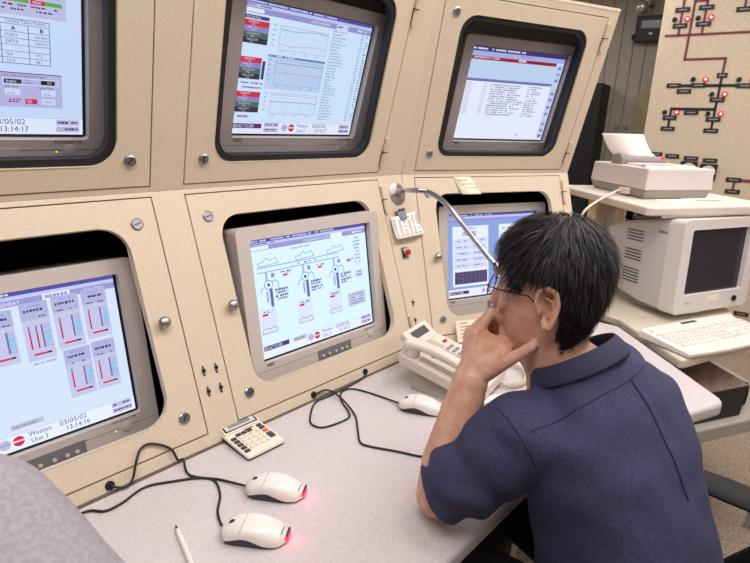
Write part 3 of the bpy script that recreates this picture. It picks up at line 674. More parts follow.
bk2 = at(735, 215, 2.75); MB().box((2.16, -.06, 0), (2.20, -.02, sz-.03)).build('post', PAINT2, shelf)
# back panel behind monitor
# desktop monitor
def desk_monitor():
    yaw = -.411; tilt = .048; Wd, Hd = .32, .24; c = V((1.770, -.528, .215))
    F = T(*c) @ RZ(yaw) @ RX(PI/2) @ RX(-tilt)
    t = thing('desktop_monitor', 'white CRT monitor with a dark switched-off screen under the printer shelf', 'monitor', T(c.x+.1, c.y+.15, 0) @ RZ(yaw))
    WP = mat('white_grey_plastic', (206, 202, 208), .45)
    X0, X1, Y0, Y1 = -Wd/2-.045, Wd/2+.045, -Hd/2-.068, Hd/2+.036
    b = MB(); plate(b, rrect(X0, Y0, X1, Y1, .018, 6), [rrect(-Wd/2, -Hd/2, Wd/2, Hd/2, .008, 4)], -.05, .012, 0, F); b.build('bezel', mat('white_plastic_bezel', (222, 214, 212), .45), t, bevel=.006, bseg=3)
    MB().box((-Wd/2-.004, -Hd/2-.004, -.02), (Wd/2+.004, Hd/2+.004, -.004), 0, F).build('screen', mat('dark_screen', (40, 36, 48), .18), t)
    ring = lambda x0, y0, x1, y1, z: [(x, y, z) for x, y in rrect(x0, y0, x1, y1, .015, 5)]
    h = MB(); h.loft([ring(X0+.003, Y0+.003, X1-.003, Y1-.003, -.045), ring(X0+.006, Y0+.012, X1-.006, Y1-.018, -.15), ring(X0+.03, Y0+.03, X1-.03, Y1-.036, -.27), ring(X0+.06, Y0+.10, X1-.06, Y1-.07, -.37)], 0, F)
    hs = h.build('rear_housing', WP, t, smooth=True)
    for gx, n_ in ((.07, 4), (-.005, 4), (-.08, 5)):
        for i in range(n_):
            y = gx+i*-.012+.02
            zz = MB(); zz.hull([(X0+.0055, y, -.155), (X0+.0055, y+.0035, -.155), (X0+.0235, y+.0035, -.245), (X0+.0235, y, -.245)], [(X0+.012, y, -.155), (X0+.012, y+.0035, -.155), (X0+.030, y+.0035, -.245), (X0+.030, y, -.245)], 0, F)
            zz.build('vent_slot', GAPM, t)
    MB().box((X0+.001, .10, -.09), (X0+.004, .108, -.055), 0, F).build('side_clip', GREYP, t)
    MB().cyl((.125, Y0+.034, .012), (.125, Y0+.034, .018), .011, 18, 0, F).build('power_button', BLACK, t)
    MB().box((-.03, Y0+.036, .012), (.035, Y0+.058, .0128), 0, F).build('sticker', CREAMPAPER, t)
    me = text_mesh('HITACHI', .0095); MB().mesh(me, 0, F @ T(-.15, Y0+.035, .0123)).build('brand_lettering', mat('lettering_dark', (40, 36, 44), .5), t)
    q = MB(); fb = F @ V((0, Y0+.004, -.17)); q.lathe([(.135, 0), (.135, .008), (.11, .02), (.085, .03), (.085, fb.z+.02)], 36, 0, T(fb.x, fb.y, 0)); q.build('stand', mat('white_plastic_bezel', (222, 214, 212), .45), t, smooth=True)
    return t
desk_monitor()

def keyboard():
    yaw = -.40; o_ = V((1.262, -.598, 0)); F = T(*o_) @ RZ(yaw)
    t = thing('computer_keyboard', 'white full-size keyboard overhanging the front of the cream side table', 'keyboard', F)
    b = MB(); Wk, Dk = .45, .185
    top = lambda y: .016+.014*y/Dk
    pts = []
    n = 14
    fr = [(Wk*i/n, -.012*math.sin(PI*i/n)) for i in range(n+1)]; bk = [(Wk*(1-i/n), Dk+.004*math.sin(PI*i/n)) for i in range(n+1)]
    P = fr+bk
    b.hull([(x, y, .002) for x, y in P], [(x, y, top(max(y, 0))) for x, y in P]); b.build('case', CREAMP, t) if False else None
    bb_ = MB(); bb_.hull([(x, y, .002) for x, y in P], [(x, y, top(y)) for x, y in P], 0, F); bb_.build('case', mat('keyboard_plastic', (226, 218, 212), .45), t, bevel=.004, bseg=3)
    KM = mat('key_plastic', (232, 226, 220), .45); proto = None
    rows = [(0.150, [(.02+i*.0185, .016) for i in (0, 2, 3, 4, 5, 6.6, 7.6, 8.6, 9.6, 11, 12, 13, 14)]), ]
    cols = []
    for r in range(5):
        y = .118-r*.0195
        for i in range(15):
            if r == 4 and 3 < i < 10: continue
            cols.append((.016+i*.0185+(.004*r if i < 14 else 0), y, .0165))
        for i in range(3):
            if r in (0, 1) or (r == 4) or (r == 3 and i == 1): cols.append((.308+i*.0185, y, .0165))
        for i in range(4): cols.append((.372+i*.0185, y, .0165))
    for x, w in rows[0][1]: cols.append((x-.004, .146, w))
    cols = cols[:100]
    for x, y, w in cols:
        if proto is None:
            k = MB(); k.hull([(0, 0, 0), (.0165, 0, 0), (.0165, .0165, 0), (0, .0165, 0)], [(.0022, .0025, .007), (.0143, .0025, .007), (.0143, .015, .007), (.0022, .015, .007)])
            k.v = [F @ v for v in k.v]; proto = k.build('key', KM, t); kk = proto
        else:
            kk = proto.copy(); COL.objects.link(kk); kk.parent = t
        kk.matrix_local = T(x, y, top(y)-.0008)
    sp = MB().hull([(.02+.0185*3.3, .04, top(.04)), (.02+.0185*9, .04, top(.04)), (.02+.0185*9, .0565, top(.05)), (.02+.0185*3.3, .0565, top(.05))], [(.02+.0185*3.4, .042, top(.04)+.006), (.02+.0185*8.9, .042, top(.04)+.006), (.02+.0185*8.9, .054, top(.05)+.006), (.02+.0185*3.4, .054, top(.05)+.006)], 0, F).build('space_bar', KM, t)
    MB().box((.19, .168, top(.17)-.0005), (.265, .180, top(.18)+.0008), 0, F).build('status_window', mat('dark_trim', (50, 44, 50), .4), t)
keyboard()

# shallow equipment box and stand under the side table
cA = V((1.404, -.682, -.12)); e1 = V((.106, -.054, 0)).normalized(); e2 = V((.138, .17, 0)).normalized()
c0 = V((1.51, -.736, -.12)); q0 = c0-e1*.36
poly = [q0, c0, c0+e2*.36, q0+e2*.36]
t = thing('equipment_case', 'flat black case with brown top and side handle under the cream table', 'case', T(1.45, -.55, -.235))
MB().prism([tuple(p)[:2] for p in poly], -.235, -.126).build('case_body', mat('case_black', (18, 16, 20), .5), t, bevel=.004)
MB().prism([tuple(p)[:2] for p in [q0-e1*.003-e2*.004, c0+e1*.003-e2*.004, c0+e1*.003+e2*.364, q0-e1*.003+e2*.364]], -.126, -.120).build('case_lid', mat('case_brown', (128, 104, 96), .6, mottle=(112, 90, 84), mscale=12, stretch=(1, 6, 1)), t, bevel=.002)
hp = c0+e2*.03+e1*.006
MB().tube(catmull([hp+V((0, 0, -.02)), hp+e1*.03+V((0, 0, -.025)), hp+e1*.032+V((0, 0, -.09)), hp+V((0, 0, -.095))], 6), .008, 8).build('handle', mat('case_black', (18, 16, 20), .5), t, smooth=True)
t = thing('equipment_stand', 'low grey stand carrying the flat black case above the carpet', 'stand', T(1.5, -.55, FZ))
st = [q0-e1*.12-e2*.03, c0+e1*.25-e2*.03, c0+e1*.25+e2*.42, q0-e1*.12+e2*.42]
MB().prism([tuple(p)[:2] for p in st], -.285, -.235).build('stand_top', mat('stand_grey', (160, 152, 142), .6), t, bevel=.006)
for i, p in enumerate(st):
    p = p+((st[(i+2) % 4]-p)*.06)
    MB().box((p.x-.015, p.y-.015, FZ), (p.x+.015, p.y+.015, -.285)).build('leg', GREYP, t)

# printer on the shelf
pl = atz(592, 187, sz); pm_ = atz(643.5, 199.5, sz); pr = atz(707, 199, sz)
ex = (pr-pm_).normalized(); ey = V((-ex.y, ex.x, 0)); wP = (pr-pm_).length; dP = abs((pl-pm_).dot(ey))
sk = (pl-pm_).dot(ex)
PF = basis(pm_, ex, ey, (0, 0, 1))
t = thing('dot_matrix_printer', 'beige dot matrix printer on the raised shelf with a sheet curling out', 'printer', PF)
PLp = mat('printer_plastic', (214, 204, 200), .5); PDk = mat('printer_base', (150, 144, 134), .5)
def quad4(i, z, e): 
    return [(0-e, 0-e, z), (wP+e, -e, z), (wP+e+sk*.2, dP+e, z), (sk-e, dP+e, z)]
mb = MB(); mb.hull(quad4(0, 0.001, -.004), quad4(0, .035, .006), 0, PF); mb.build('base', PDk, t, bevel=.004)
mb = MB(); mb.hull(quad4(0, .035, .009), quad4(0, .118, .004), 0, PF); mb.build('cover', PLp, t, bevel=.006, bseg=3)
mb = MB(); mb.hull([(.02, .04, .1181), (wP-.03, .04, .1181), (wP-.03+sk*.2, dP-.06, .1181), (sk+.05, dP-.06, .1181)], [(.03, .05, .126), (wP-.04, .05, .126), (wP-.04+sk*.2, dP-.07, .126), (sk+.06, dP-.07, .126)], 0, PF); mb.build('lid', PLp, t, bevel=.002)
mb = MB(); mb.box((.03, .06, .1261), (wP*.55, .078, .1266), 0, PF); mb.build('front_slot', GAPM, t)
p0 = V((sk*.62+.04, dP*.6, .128)); p1 = V((wP-.05, dP*.52, .128))
mb = MB(); mb.tube([p0, p1], .024, 18, 0, PF); mb.build('platen', GREYP, t, smooth=True)
mb = MB(); mb.lathe([(.02, 0), (.034, .004), (.034, .022), (.02, .026)], 20, 0, PF @ T(*(p0+V((-.012, 0, 0)))) @ RY(-PI/2)); mb.build('platen_knob', GREYP, t, smooth=True)
mb = MB(); mb.box((wP*.66, dP*.38, .143), (wP*.69, dP*.41, .152), 0, PF); mb.build('status_light', emat((255, 60, 80), 1.0), t)
mb = MB(); rows = []
nseg = 12
pa = PF.inverted() @ at(645, 158, 2.28)
pw = (p1-p0).normalized()*.185; st0 = p0+V((-.005, .01, .018))
for i in range(nseg+1):
    s_ = i/nseg; o_ = V((-.10*s_, .02*s_, .065*s_+.03*s_*s_-.02*math.sin(PI*s_))) 
    rows.append([st0+o_, st0+o_+pw])
vs = [p for r in rows for p in r]; fs = [(2*i, 2*i+1, 2*i+3, 2*i+2) for i in range(nseg)]
mb.add(vs, fs, 0, PF); so = mb.build('paper_sheet', mat('printer_paper', (250, 240, 236), .8), None, smooth=True); md = so.modifiers.new('solid', 'SOLIDIFY'); md.thickness = .0006
tag(so, 'blank white sheet curling up out of the printer', 'paper')
q_ = V(PF @ st0); 
for nm, k0, k1, z_ in (('loose_sheet', (672, 203), (716, 206), .0015), ('loose_sheet', (690, 200), (730, 207), .0030)):
    a = atz(*k0, sz+z_); u_ = ex*.16; v_ = ey*.10
    o = MB().prism([tuple(a)[:2], tuple(a+u_)[:2], tuple(a+u_+v_)[:2], tuple(a+v_)[:2]], sz+z_-.0012, sz+z_).build(nm, PAPER)
    tag(o, 'white paper lying on the raised shelf in front of the printer' if z_ < .002 else 'upper loose white sheet near the right end of the shelf', 'paper')
# printer cable
cp = [PF @ V((sk*.55-.0, dP*.55, .022)), at(600, 200, 2.02), at(588, 213, 2.0), at(578, 228, 2.05), at(570, 245, 2.1)]
cp = [PF @ V((sk*.35-.006, dP*.35, .02)), PF @ V((sk*.35-.05, dP*.30, .02)), at(590, 206, 2.0), at(580, 220, 2.0), at(575, 245, 2.05), at(572, 290, 2.1)]
MB().tube(catmull(cp, 8), .0045, 8).build('plug_cable', WHITEP, t, smooth=True)
mb = MB(); mb.box((sk*.35-.03, dP*.22, .008), (sk*.2+.0, dP*.22+.05, .033), 0, PF); mb.build('cable_plug', CREAMP, t, bevel=.003)
# picture card behind the monitor, under the shelf
t_ = at(624, 223, 2.25); u_ = at(660, 223, 2.25)
cdM = basis(t_, (u_-t_).normalized(), (u_-t_).normalized().cross(V((0, 0, 1))).cross((u_-t_).normalized())*1, V((0, 0, 1)).cross((u_-t_).normalized())*-1)
cdt = thing('picture_card', 'small colourful card with red and black print behind the desktop monitor', 'card', T(t_.x+.07, t_.y-.02, 0))
wdt = (u_-t_).length
def cbox(nm, x0, z0, x1, z1, m_, o1=0, o2=.004):
    d_ = (u_-t_).normalized(); n_ = V((d_.y, -d_.x, 0))
    n_ = n_ if n_.dot(CAM-t_) > 0 else -n_
    Fm = basis((t_.x, t_.y, 0), (d_.x, d_.y, 0), (0, 0, 1), n_)
    MB().box((x0, z0, o1), (x1, z1, o2), 0, Fm).build(nm, m_, cdt)
zt = t_.z
cbox('card', 0, 0, wdt, zt+.075, PAPER); cbox('print', .01, zt-.01, .05, zt+.02, BLACK, .004, .005); cbox('print', .055, zt+.0, .08, zt+.02, RED, .004, .005)
cbox('print', .0, zt+.02, .03, zt+.06, mat('card_black', (20, 20, 26), .6), .004, .005); cbox('print', .09, zt+.0, wdt-.01, zt+.02, mat('card_yellow', (210, 190, 80), .6), .004, .0052); cbox('print', .05, zt+.035, .09, zt+.05, mat('card_navy', (40, 40, 70), .6), .004, .0052)

# ------------------------------------------------------------------ small things on the console
# gooseneck microphone
gp_ = LA @ V((.752, .483, 0))
t = thing('gooseneck_microphone', 'bent chrome gooseneck on a round steel flange between the cabinets', 'microphone', T(*gp_))
Fg = LA @ T(.752, .483, 0)
mb = MB(); mb.lathe([(.035, 0), (.035, .002), (.0335, .003), (.0002, .003)], 32, 0, Fg)
for a in (1.2, 3.3, 5.3): mb.cyl((.023*math.cos(a), .023*math.sin(a), .003), (.023*math.cos(a), .023*math.sin(a), .0055), .0045, 12, 1, Fg)
mb.lathe([(.011, .003), (.009, .012), (.0002, .012)], 20, 0, Fg); mb.build('flange', [mat('flange_steel', (175, 168, 165), .4, .9), CHROME], t, smooth=True)
pts = [gp_, Fg @ V((.004, .003, .03)), at(412, 190.5, 1.17), at(428, 192, 1.13), at(445, 203, 1.09), at(462, 224, 1.06), at(478, 244, 1.03), at(497, 266, 1.0), at(520, 283, .99), at(545, 292, 1.0)]
mb = MB(); cm = catmull(pts, 22); n = len(cm)
mb.tube(cm, [.0052+.0004*(1 if (i % 2) else -1) for i in range(n)], 12); mb.build('gooseneck', CHROME, t, smooth=True, angle=180)
mb = MB(); mb.tube([cm[-1], cm[-1]+(cm[-1]-cm[-3]).normalized()*.05], [.011, .013], 16); mb.build('microphone_head', BLACK, t, smooth=True)
# clip with calendar sheet
Fc = LA @ T(.742, .436, .003)
t = thing('bulldog_clip', 'grey steel clip fixed to the post below the gooseneck', 'clip', Fc)
mb = MB(); mb.hull([(-.022, -.006, 0), (.022, -.004, 0), (.015, -.034, 0), (-.010, -.036, 0)], [(-.022, -.006, .006), (.022, -.004, .006), (.015, -.034, .012), (-.010, -.036, .012)], 0, Fc); mb.cyl((-.012, -.004, .008), (.014, -.002, .008), .004, 10, 0, Fc); mb.build('clip_plate', mat('clip_steel', (120, 118, 124), .35, .9), t, bevel=.001)
Fp = LA @ T(0, 0, 0)
t = thing('calendar_sheet', 'white sheet of printed number columns hanging from the grey clip', 'paper', LA @ T(.765, .35, .006))
mb = MB(); vs = []; fs = []; nx, ny = 8, 6
for j in range(ny+1):
    for i in range(nx+1):
        u, v = i/nx, j/ny; x = .692+u*.132-.004*v+.002*u; y = .416-v*(.068)+.008*u*(1-v)-.002
        vs.append((x, y, .0075+.010*v*v+.003*math.sin(u*PI)))
for j in range(ny):
    for i in range(nx): fs.append((j*(nx+1)+i, (j+1)*(nx+1)+i, (j+1)*(nx+1)+i+1, j*(nx+1)+i+1))
mb.add(vs, fs, 0, LA); so = mb.build('sheet', PAPER, t, smooth=True); md = so.modifiers.new('solid', 'SOLIDIFY'); md.thickness = .0005; md.offset = 0
mb = MB()
for c_ in range(6):
    for r_ in range(9):
        u = .05+c_*.155; v = .14+r_*.09
        if random.random() < .12: continue
        x = .692+u*.132-.004*v; y = .414-v*.068+.008*u*(1-v); z = .0075+.010*v*v+.003*math.sin(u*PI)+.0006
        mb.box((x, y-.0012, z), (x+.010, y+.0012, z+.0003), 0, LA)
mb.build('printed_columns', INK, t)
# sticky note on the right lower door
Fn = LB
t = thing('sticky_note', 'pale yellow note with faint writing taped above the lower right monitor', 'note', Fn @ T(.25, .48, 0))
mb = MB(); nn = 8; vs = []; fs = []
for i in range(nn+1):
    v = i/nn; vs += [(.190+.022*v, .531-.060*v, .0022+.008*v*v), (.258+.030*v, .530-.060*v, .0022+.008*v*v)]
fs = [(2*i, 2*i+2, 2*i+3, 2*i+1) for i in range(nn)]
mb.add(vs, fs, 0, Fn); so = mb.build('note', CREAMPAPER, t, smooth=True); md = so.modifiers.new('solid', 'SOLIDIFY'); md.thickness = .0004
mb = MB()
for k, (a, b) in enumerate(((.20, .24), (.206, .25), (.213, .258))):
    v = .2+k*.22; x = a
    while x < b: mb.box((x+.024*v, .531-.060*v-.001, .0030+.008*v*v), (x+.005+.024*v, .531-.060*v+.001, .0033+.008*v*v), 0, Fn); x += .008
mb.build('writing', INK, t)
# paper leaning behind the telephone
t = thing('leaning_notes', 'cream sheet leaning on the console base behind the telephone', 'paper', Fn @ T(.2, .0, .05))
mb = MB(); mb.prism([(.118, .072), (.30, .060), (.31, -.0), (.124, .002)], .012, .014, 0, Fn @ RX(.12)); mb.build('sheet', CREAMPAPER, t)
mb = MB()
for k in range(5): mb.box((.135, .06-k*.011, .014), (.155+.02*random.random(), .062-k*.011, .0146), 0, Fn @ RX(.12))
mb.build('print', INK, t)

# ------------------------------------------------------------------ telephone
def phone():
    f = V((-.17, .985, 0)).normalized(); r = V((f.y, -f.x, 0)); F = basis((.600, -.186, 0), r, f, (0, 0, 1))
    t = thing('desk_telephone', 'cream office telephone with handset and grey keypad behind the forearm', 'telephone', F)
    PH = mat('phone_plastic', (220, 210, 198), .42); hw, hd = .098, .115
    # wedge body
    zt = lambda y: .045+(y+hd)/(2*hd)*.050
    mb = MB(); lo = rrect(-hw, -hd, hw, hd, .014, 4)
    mb.hull([(x, y, max(.012, zt(y)-.030)) for x, y in lo], [(x, y, zt(y)) for x, y in lo], 0, F); mb.build('body', PH, t, bevel=.004, bseg=3)
    mb = MB(); mb.hull([(x*.90, y*.80-.012, .0) for x, y in lo], [(x*.80, y*.80-.012, max(.014, zt(y)-.029)) for x, y in lo], 0, F); mb.build('foot', mat('phone_foot', (176, 166, 156), .5), t, bevel=.003)
    # tilting display
    DM = F @ T(.012, hd-.014, zt(hd)-.006) @ RX(.62)
    mb = MB(); mb.box((-.05, -.006, -.014), (.078, .05, .008), 0, DM); dh = mb.build('display_housing', PH, t, bevel=.004, bseg=3)
    mb = MB(); mb.box((-.025, .014, .0081), (.055, .038, .0086), 0, DM); mb.build('display', mat('phone_lcd', (78, 80, 84), .25), dh)
    TM = F @ T(0, 0, zt(0)) @ RX(math.atan2(.050, 2*hd))
    mb = MB(); mb.box((-.035, .048, .0002), (.045, .098, .001), 0, TM); mb.build('label_card', mat('phone_card', (190, 178, 160), .7), t)
    mb = MB(); mb.box((.02, -.08, .0002), (.028, .042, .0012), 0, TM); mb.build('divider_strip', mat('strip_grey', (110, 106, 110), .5), t)
    KM = mat('phone_key', (165, 158, 160), .5); proto = None
    for i in range(3):
        for j in range(7):
            for base in ((-.030,) if True else ()):
                x = -.030+i*.0165; y = .036-j*.0175
                if proto is None:
                    k = MB(); k.hull([(-.006, -.0048, 0), (.006, -.0048, 0), (.006, .0048, 0), (-.006, .0048, 0)], [(-.0048, -.0036, .005), (.0048, -.0036, .005), (.0048, .0036, .005), (-.0048, .0036, .005)])
                    k.v = [TM @ v for v in k.v]; proto = k.build('key', KM, t)
                    base_m = F.inverted() @ TM; proto.data.transform(base_m.inverted()); kk = proto
                else: kk = proto.copy(); COL.objects.link(kk); kk.parent = t
                kk.matrix_local = base_m @ T(x, y, .0005)
    for i in range(2):
        for j in range(7):
            kk = proto.copy(); COL.objects.link(kk); kk.parent = t; kk.matrix_local = base_m @ T(.042+i*.019, .036-j*.0175, .0005)
    mb = MB(); mb.cyl((-.034, .052-.008, .0), (-.034, .044, .004), .0055, 14, 0, TM); mb.build('red_key', RED, t)['label'] = 'round red key'
    mb = MB(); mb.box((.062, .058, .0), (.078, .066, .004), 0, TM); mb.build('message_lamp', RED, t)['label'] = 'red message lamp'
    # handset along the left edge
    HM = TM @ T(-.073, .0, .0)
    rings = []
    N_ = 24; Lh = .108
    for i in range(N_+1):
        s = i/N_; y = -Lh+2*Lh*s; e = abs(2*s-1)
        arch = .040-.012*e**2; th = .011+.010*max(0, (e-.62)/.38)**.8; wd = .017+.008*max(0, (e-.55)/.45)
        if e > .97: th *= .75; wd *= .85
        zc = arch-(th-.010)*.6
        rings.append([(wd*math.copysign(abs(math.cos(a))**.7, math.cos(a)), y, zc+th*math.copysign(abs(math.sin(a))**.7, math.sin(a))) for a in [2*PI*k/16 for k in range(16)]])
    mb = MB(); mb.loft(rings, 0, HM); hs = mb.build('handset', PH, t, smooth=True, angle=50)
    for y in (-.088, .088):
        mb = MB(); mb.cyl((0, y, .001), (0, y, .022), .021, 20, 0, HM); mb.build('ear_cup' if y > 0 else 'mouth_cup', PH, hs, smooth=True)
    mb = MB(); mb.box((-.006, -.06, .0005), (.010, .06, .003), 0, HM); mb.build('cradle', mat('phone_foot', (176, 166, 156), .5), t)
    # coiled cord
    p = [V(F @ V((-.075, -.112, .03))), V((.500, -.245, .010)), V((.545, -.235, .010)), V((.60, -.245, .010)), V((.66, -.245, .010)), V((.73, -.225, .012)), V((.80, -.235, .012)), V((.805, -.285, .012)), V((.745, -.325, .012)), V((.690, -.312, .012)), V((.685, -.268, .014)), V((.735, -.240, .024)), V((.80, -.215, .020)), V((.86, -.235, .012)), V((.90, -.215, .012)), V((.90, -.16, .012))]
    c1 = catmull(p, 60); hel = []; up = V((0, 0, 1)); ph = 0; pitch = .0052; r_ = .0058
    for a, b in zip(c1, c1[1:]):
        d = b-a; L_ = d.length
        if L_ < 1e-7: continue
        tn = d/L_; s1 = up.cross(tn)
        if s1.length < 1e-3: s1 = V((1, 0, 0))
        s1.normalize(); s2 = tn.cross(s1)
        steps = max(1, int(L_/pitch*10))
        for k in range(steps):
            ph_ = ph+2*PI*(L_*k/steps)/pitch; hel.append(a+d*(k/steps)+(s1*math.cos(ph_)+s2*math.sin(ph_))*r_)
        ph += 2*PI*L_/pitch
    mb = MB(); mb.tube(hel, .0016, 5); mb.build('coiled_cord', mat('cord_cream', (232, 222, 198), .5), t, smooth=True, angle=180)
phone()
# papers and booklets beside the phone
def slab(name, label, cat, pts, z0, z1, m_, extra=None):
    o = MB().prism(pts, z0, z1).build(name, m_, bevel=.001); tag(o, label, cat); c = sum((V((p[0], p[1], 0)) for p in pts), V((0, 0, 0)))/len(pts); origin_to(o, (c.x, c.y, z0)); return o
slab('booklet', 'white booklet with a blue band lying between the forearm and the shoulder', 'booklet', [(.535, -.262), (.66, -.330), (.632, -.382), (.507, -.314)], .0, .010, PAPER)
b_ = bpy.data.objects['booklet']
mb = MB(); mb.prism([(.514, -.301), (.639, -.369), (.6355, -.376), (.5105, -.308)], .010, .0106); mb.build('blue_band', mat('blue_band', (60, 80, 120), .6), b_)
slab('paper_pad', 'stack of white papers with black edge marks past the phone cord', 'papers', [(.86, -.14), (1.00, -.19), (.96, -.32), (.82, -.27)], .0, .012, PAPER)
b_ = bpy.data.objects['paper_pad']
mb = MB(); mb.prism([(.86, -.20), (.875, -.206), (.86, -.25), (.845, -.244)], .012, .0126); mb.prism([(.93, -.26), (.945, -.266), (.93, -.30), (.915, -.294)], .012, .0126); mb.build('black_marks', BLACK, b_)

# ------------------------------------------------------------------ calculator
def calculator():
    c = [atz(219, 436, .004), atz(254.5, 418.5, .004), atz(284.5, 446, .004), atz(249, 464, .004)]
    ctr = (V((.026, .030, 0))+V((.120, .030, 0))+V((.108, -.102, 0))+V((.016, -.102, 0)))/4
    F = T(.070, -.035, 0) @ RZ(-.01) 
    t = thing('desk_calculator', 'white desk calculator with tilted display at the foot of the console', 'calculator', F)
    Wc, Hc = .046, .063
    zt = lambda y: .011+.006*(y+Hc)/(2*Hc)
    CW = mat('calc_white', (232, 222, 208), .4)
    mb = MB(); o_ = rrect(-Wc, -Hc, Wc, Hc, .006, 4)
    mb.hull([(x*.98, y*.98, .0005) for x, y in o_], [(x*.98, y*.98, zt(y)-.006) for x, y in o_], 0, F); mb.build('base', BLACK, t, bevel=.001)
    mb = MB(); mb.hull([(x, y, zt(y)-.006) for x, y in o_], [(x*.985, y*.985, zt(y)) for x, y in o_], 0, F); mb.build('case', CW, t, bevel=.0012)
    TM = F @ T(0, 0, zt(0)) @ RX(math.atan2(.006, 2*Hc))
    DM = TM @ T(0, .040, .003) @ RX(.22)
    mb = MB(); mb.box((-.043, -.014, -.004), (.043, .020, .004), 0, DM); d = mb.build('display_housing', CW, t, bevel=.001)
    mb = MB(); mb.box((-.040, -.010, .004), (.040, .0165, .0045), 0, DM); mb.build('display_surround', BLACK, d)
    mb = MB(); mb.box((-.036, -.007, .0045), (.036, .0145, .0048), 0, DM); mb.build('display_frame', mat('calc_silver', (205, 200, 205), .4), d)
    mb = MB(); mb.box((-.028, -.002, .0048), (.026, .011, .0051), 0, DM); mb.build('display', mat('calc_lcd', (128, 134, 136), .25), d)
    KW = mat('calc_key', (226, 216, 198), .45); OR = mat('calc_orange', (225, 110, 60), .45)
    MB().box((.0, .0195, .0), (.022, .0225, .0006), 0, TM).build('slide_switch', BLACK, t)
    def key(x, y, w, h, m_): 
        MB().hull([(x-w, y-h, 0), (x+w, y-h, 0), (x+w, y+h, 0), (x-w, y+h, 0)], [(x-w*.8, y-h*.8, .003), (x+w*.8, y-h*.8, .003), (x+w*.8, y+h*.8, .003), (x-w*.8, y+h*.8, .003)], 0, TM).build('key', m_, t)
    for j in range(5): key(-.035, .006-j*.0125, .0062, .0042, KEYD)
    for i in range(3): key(-.0195+i*.0135, .0135, .0058, .0042, KEYD)
    for i in range(4):
        for j in range(4): key(-.0195+i*.0135, .0015-j*.0135, .0052, .0048, KW)
    key(.030+.004, .0165, .006, .004, KEYD); key(.034, .005, .0062, .0042, KEYD); key(.034, -.008, .0062, .0046, OR); key(.034, -.0275, .0065, .0105, KEYD)
calculator()

# ------------------------------------------------------------------ mice
def onA(px, py, off=.004):
    r_ = CF + CR*((px-375)/FPX) - CU*((py-281.5)/FPX); n_ = V((LA[0][2], LA[1][2], LA[2][2])); q = n_*off; t_ = (q-CAM).dot(n_)/r_.dot(n_); X = CAM+r_*t_; return (X.x, X.y, X.z)
def mouse(nose, tail, label, cord, hgt=.037):
    nose = V(nose); tail = V(tail); d = (tail-nose).normalized(); L = .113; wv = V((d.y, -d.x, 0))
    F = basis(nose, d, -wv, (0, 0, 1))
    t = thing('computer_mouse', label, 'mouse', F @ T(L/2, 0, 0), 'optical mice on the worktop')
    N_ = 22; K = 14
    def half(s):   # half width
        return .0295*(math.sin(PI*min(1, max(0, .10+.84*s)))**.42)*(1-.10*math.exp(-((s-.42)/.2)**2))
    def top(s): return hgt*(max(0.0, math.sin(PI*(.13+.80*s**.9)))**.75)*(1-.12*(1-s)**2)
    def low(s): return .004+.013*math.exp(-((s-.38)/.26)**2)
    rings = []; base = []
    for i in range(N_+1):
        s = i/N_; e = min(1, 4*s+.25, (1-s)*5+.05); x = L*s; w_ = half(s)*min(1, (s*9+.35))*min(1, ((1-s)*7+.12)**.6); tz = max(top(s), low(s)+.006); lz = low(s)
        ring = []
        for k in range(K+1):
            a = PI*k/K; ring.append((x, w_*math.copysign(abs(math.cos(a))**.75, math.cos(a)), lz+(tz-lz)*math.sin(a)**.8))
        ring += [(x, -w_*.5, lz), (x, w_*.5, lz)]
        rings.append(ring)
        base.append([(x*.97+.0015, w_*c_, z_) for c_, z_ in ((.90, .001), (.93, lz+.0015), (-.93, lz+.0015), (-.90, .001))])
    mb = MB(); mb.loft(rings, 0, F); mb.build('shell', mat('mouse_white', (232, 222, 216), .32), t, smooth=True, angle=60)
    mb = MB(); mb.loft(base, 0, F); mb.build('base', mat('mouse_dark', (52, 52, 62), .5), t, smooth=True)
    mb = MB(); pts = []
    s = .30
    for k in range(2, K-1):
        a = PI*k/K; w_ = half(s); lz = low(s); pts.append((L*s+.006*math.sin(a), w_*math.copysign(abs(math.cos(a))**.75, math.cos(a)), lz+(top(s+.04)-lz)*math.sin(a)**.8+.0002))
    mb.tube(pts, .0004, 5, 0, F); mb.build('button_seam', INK, t)
    mb = MB(); mb.tube([(L*.12+.004, -.0028, 0), (L*.12+.004, .0028, 0)], .008, 18, 0, F @ T(.002, 0, top(.15)-.0055)); mb.build('scroll_wheel', mat('wheel_dark', (40, 36, 42), .5), t, smooth=True)
    mb = MB(); mb.box((L*.93, -.011, .0065), (L*1.004, .009, .013), 0, F); mb.build('tail_light', mat('red_glow', (255, 40, 60), .3, emit=(255, 20, 45), estr=5), t, bevel=.002)
    mb = MB(); mb.box((L*.965, -.011, .013), (L*1.0, .009, .020), 0, F); mb.build('tail_cap', mat('mouse_dark', (52, 52, 62), .5), t, bevel=.002)
    mb = MB(); mb.tube([(L*.90, -.012, top(.89)+.0010), (L*.91, .006, top(.90)+.0016)], .0008, 6, 0, F); mb.build('logo_mark', INK, t)
    cp = [V((p[0], p[1], p[2] if len(p) > 2 else .0028)) for p in cord]+[F @ V((.006, 0, .008))]
    mb = MB(); mb.tube(catmull(cp, 8), .0023, 8); mb.build('cord', mat('cord_black', (22, 20, 26), .45), t, smooth=True, angle=180)
    L_ = bpy.data.lights.new('mouse_glow', 'POINT'); L_.energy = .006; L_.color = (1, .05, .12); L_.shadow_soft_size = .004
    lo = bpy.data.objects.new('mouse_glow', L_); COL.objects.link(lo); lo.location = F @ V((L*1.06, -.002, .008))
g1 = LA @ V((-.203, .0135, .004)); g2 = LA @ V((.282, .0135, .004)); g3 = LA @ V((.465, .0135, .004))
def cz_(L_, z=.0028): return [(a, b, z) for a, b in L_]
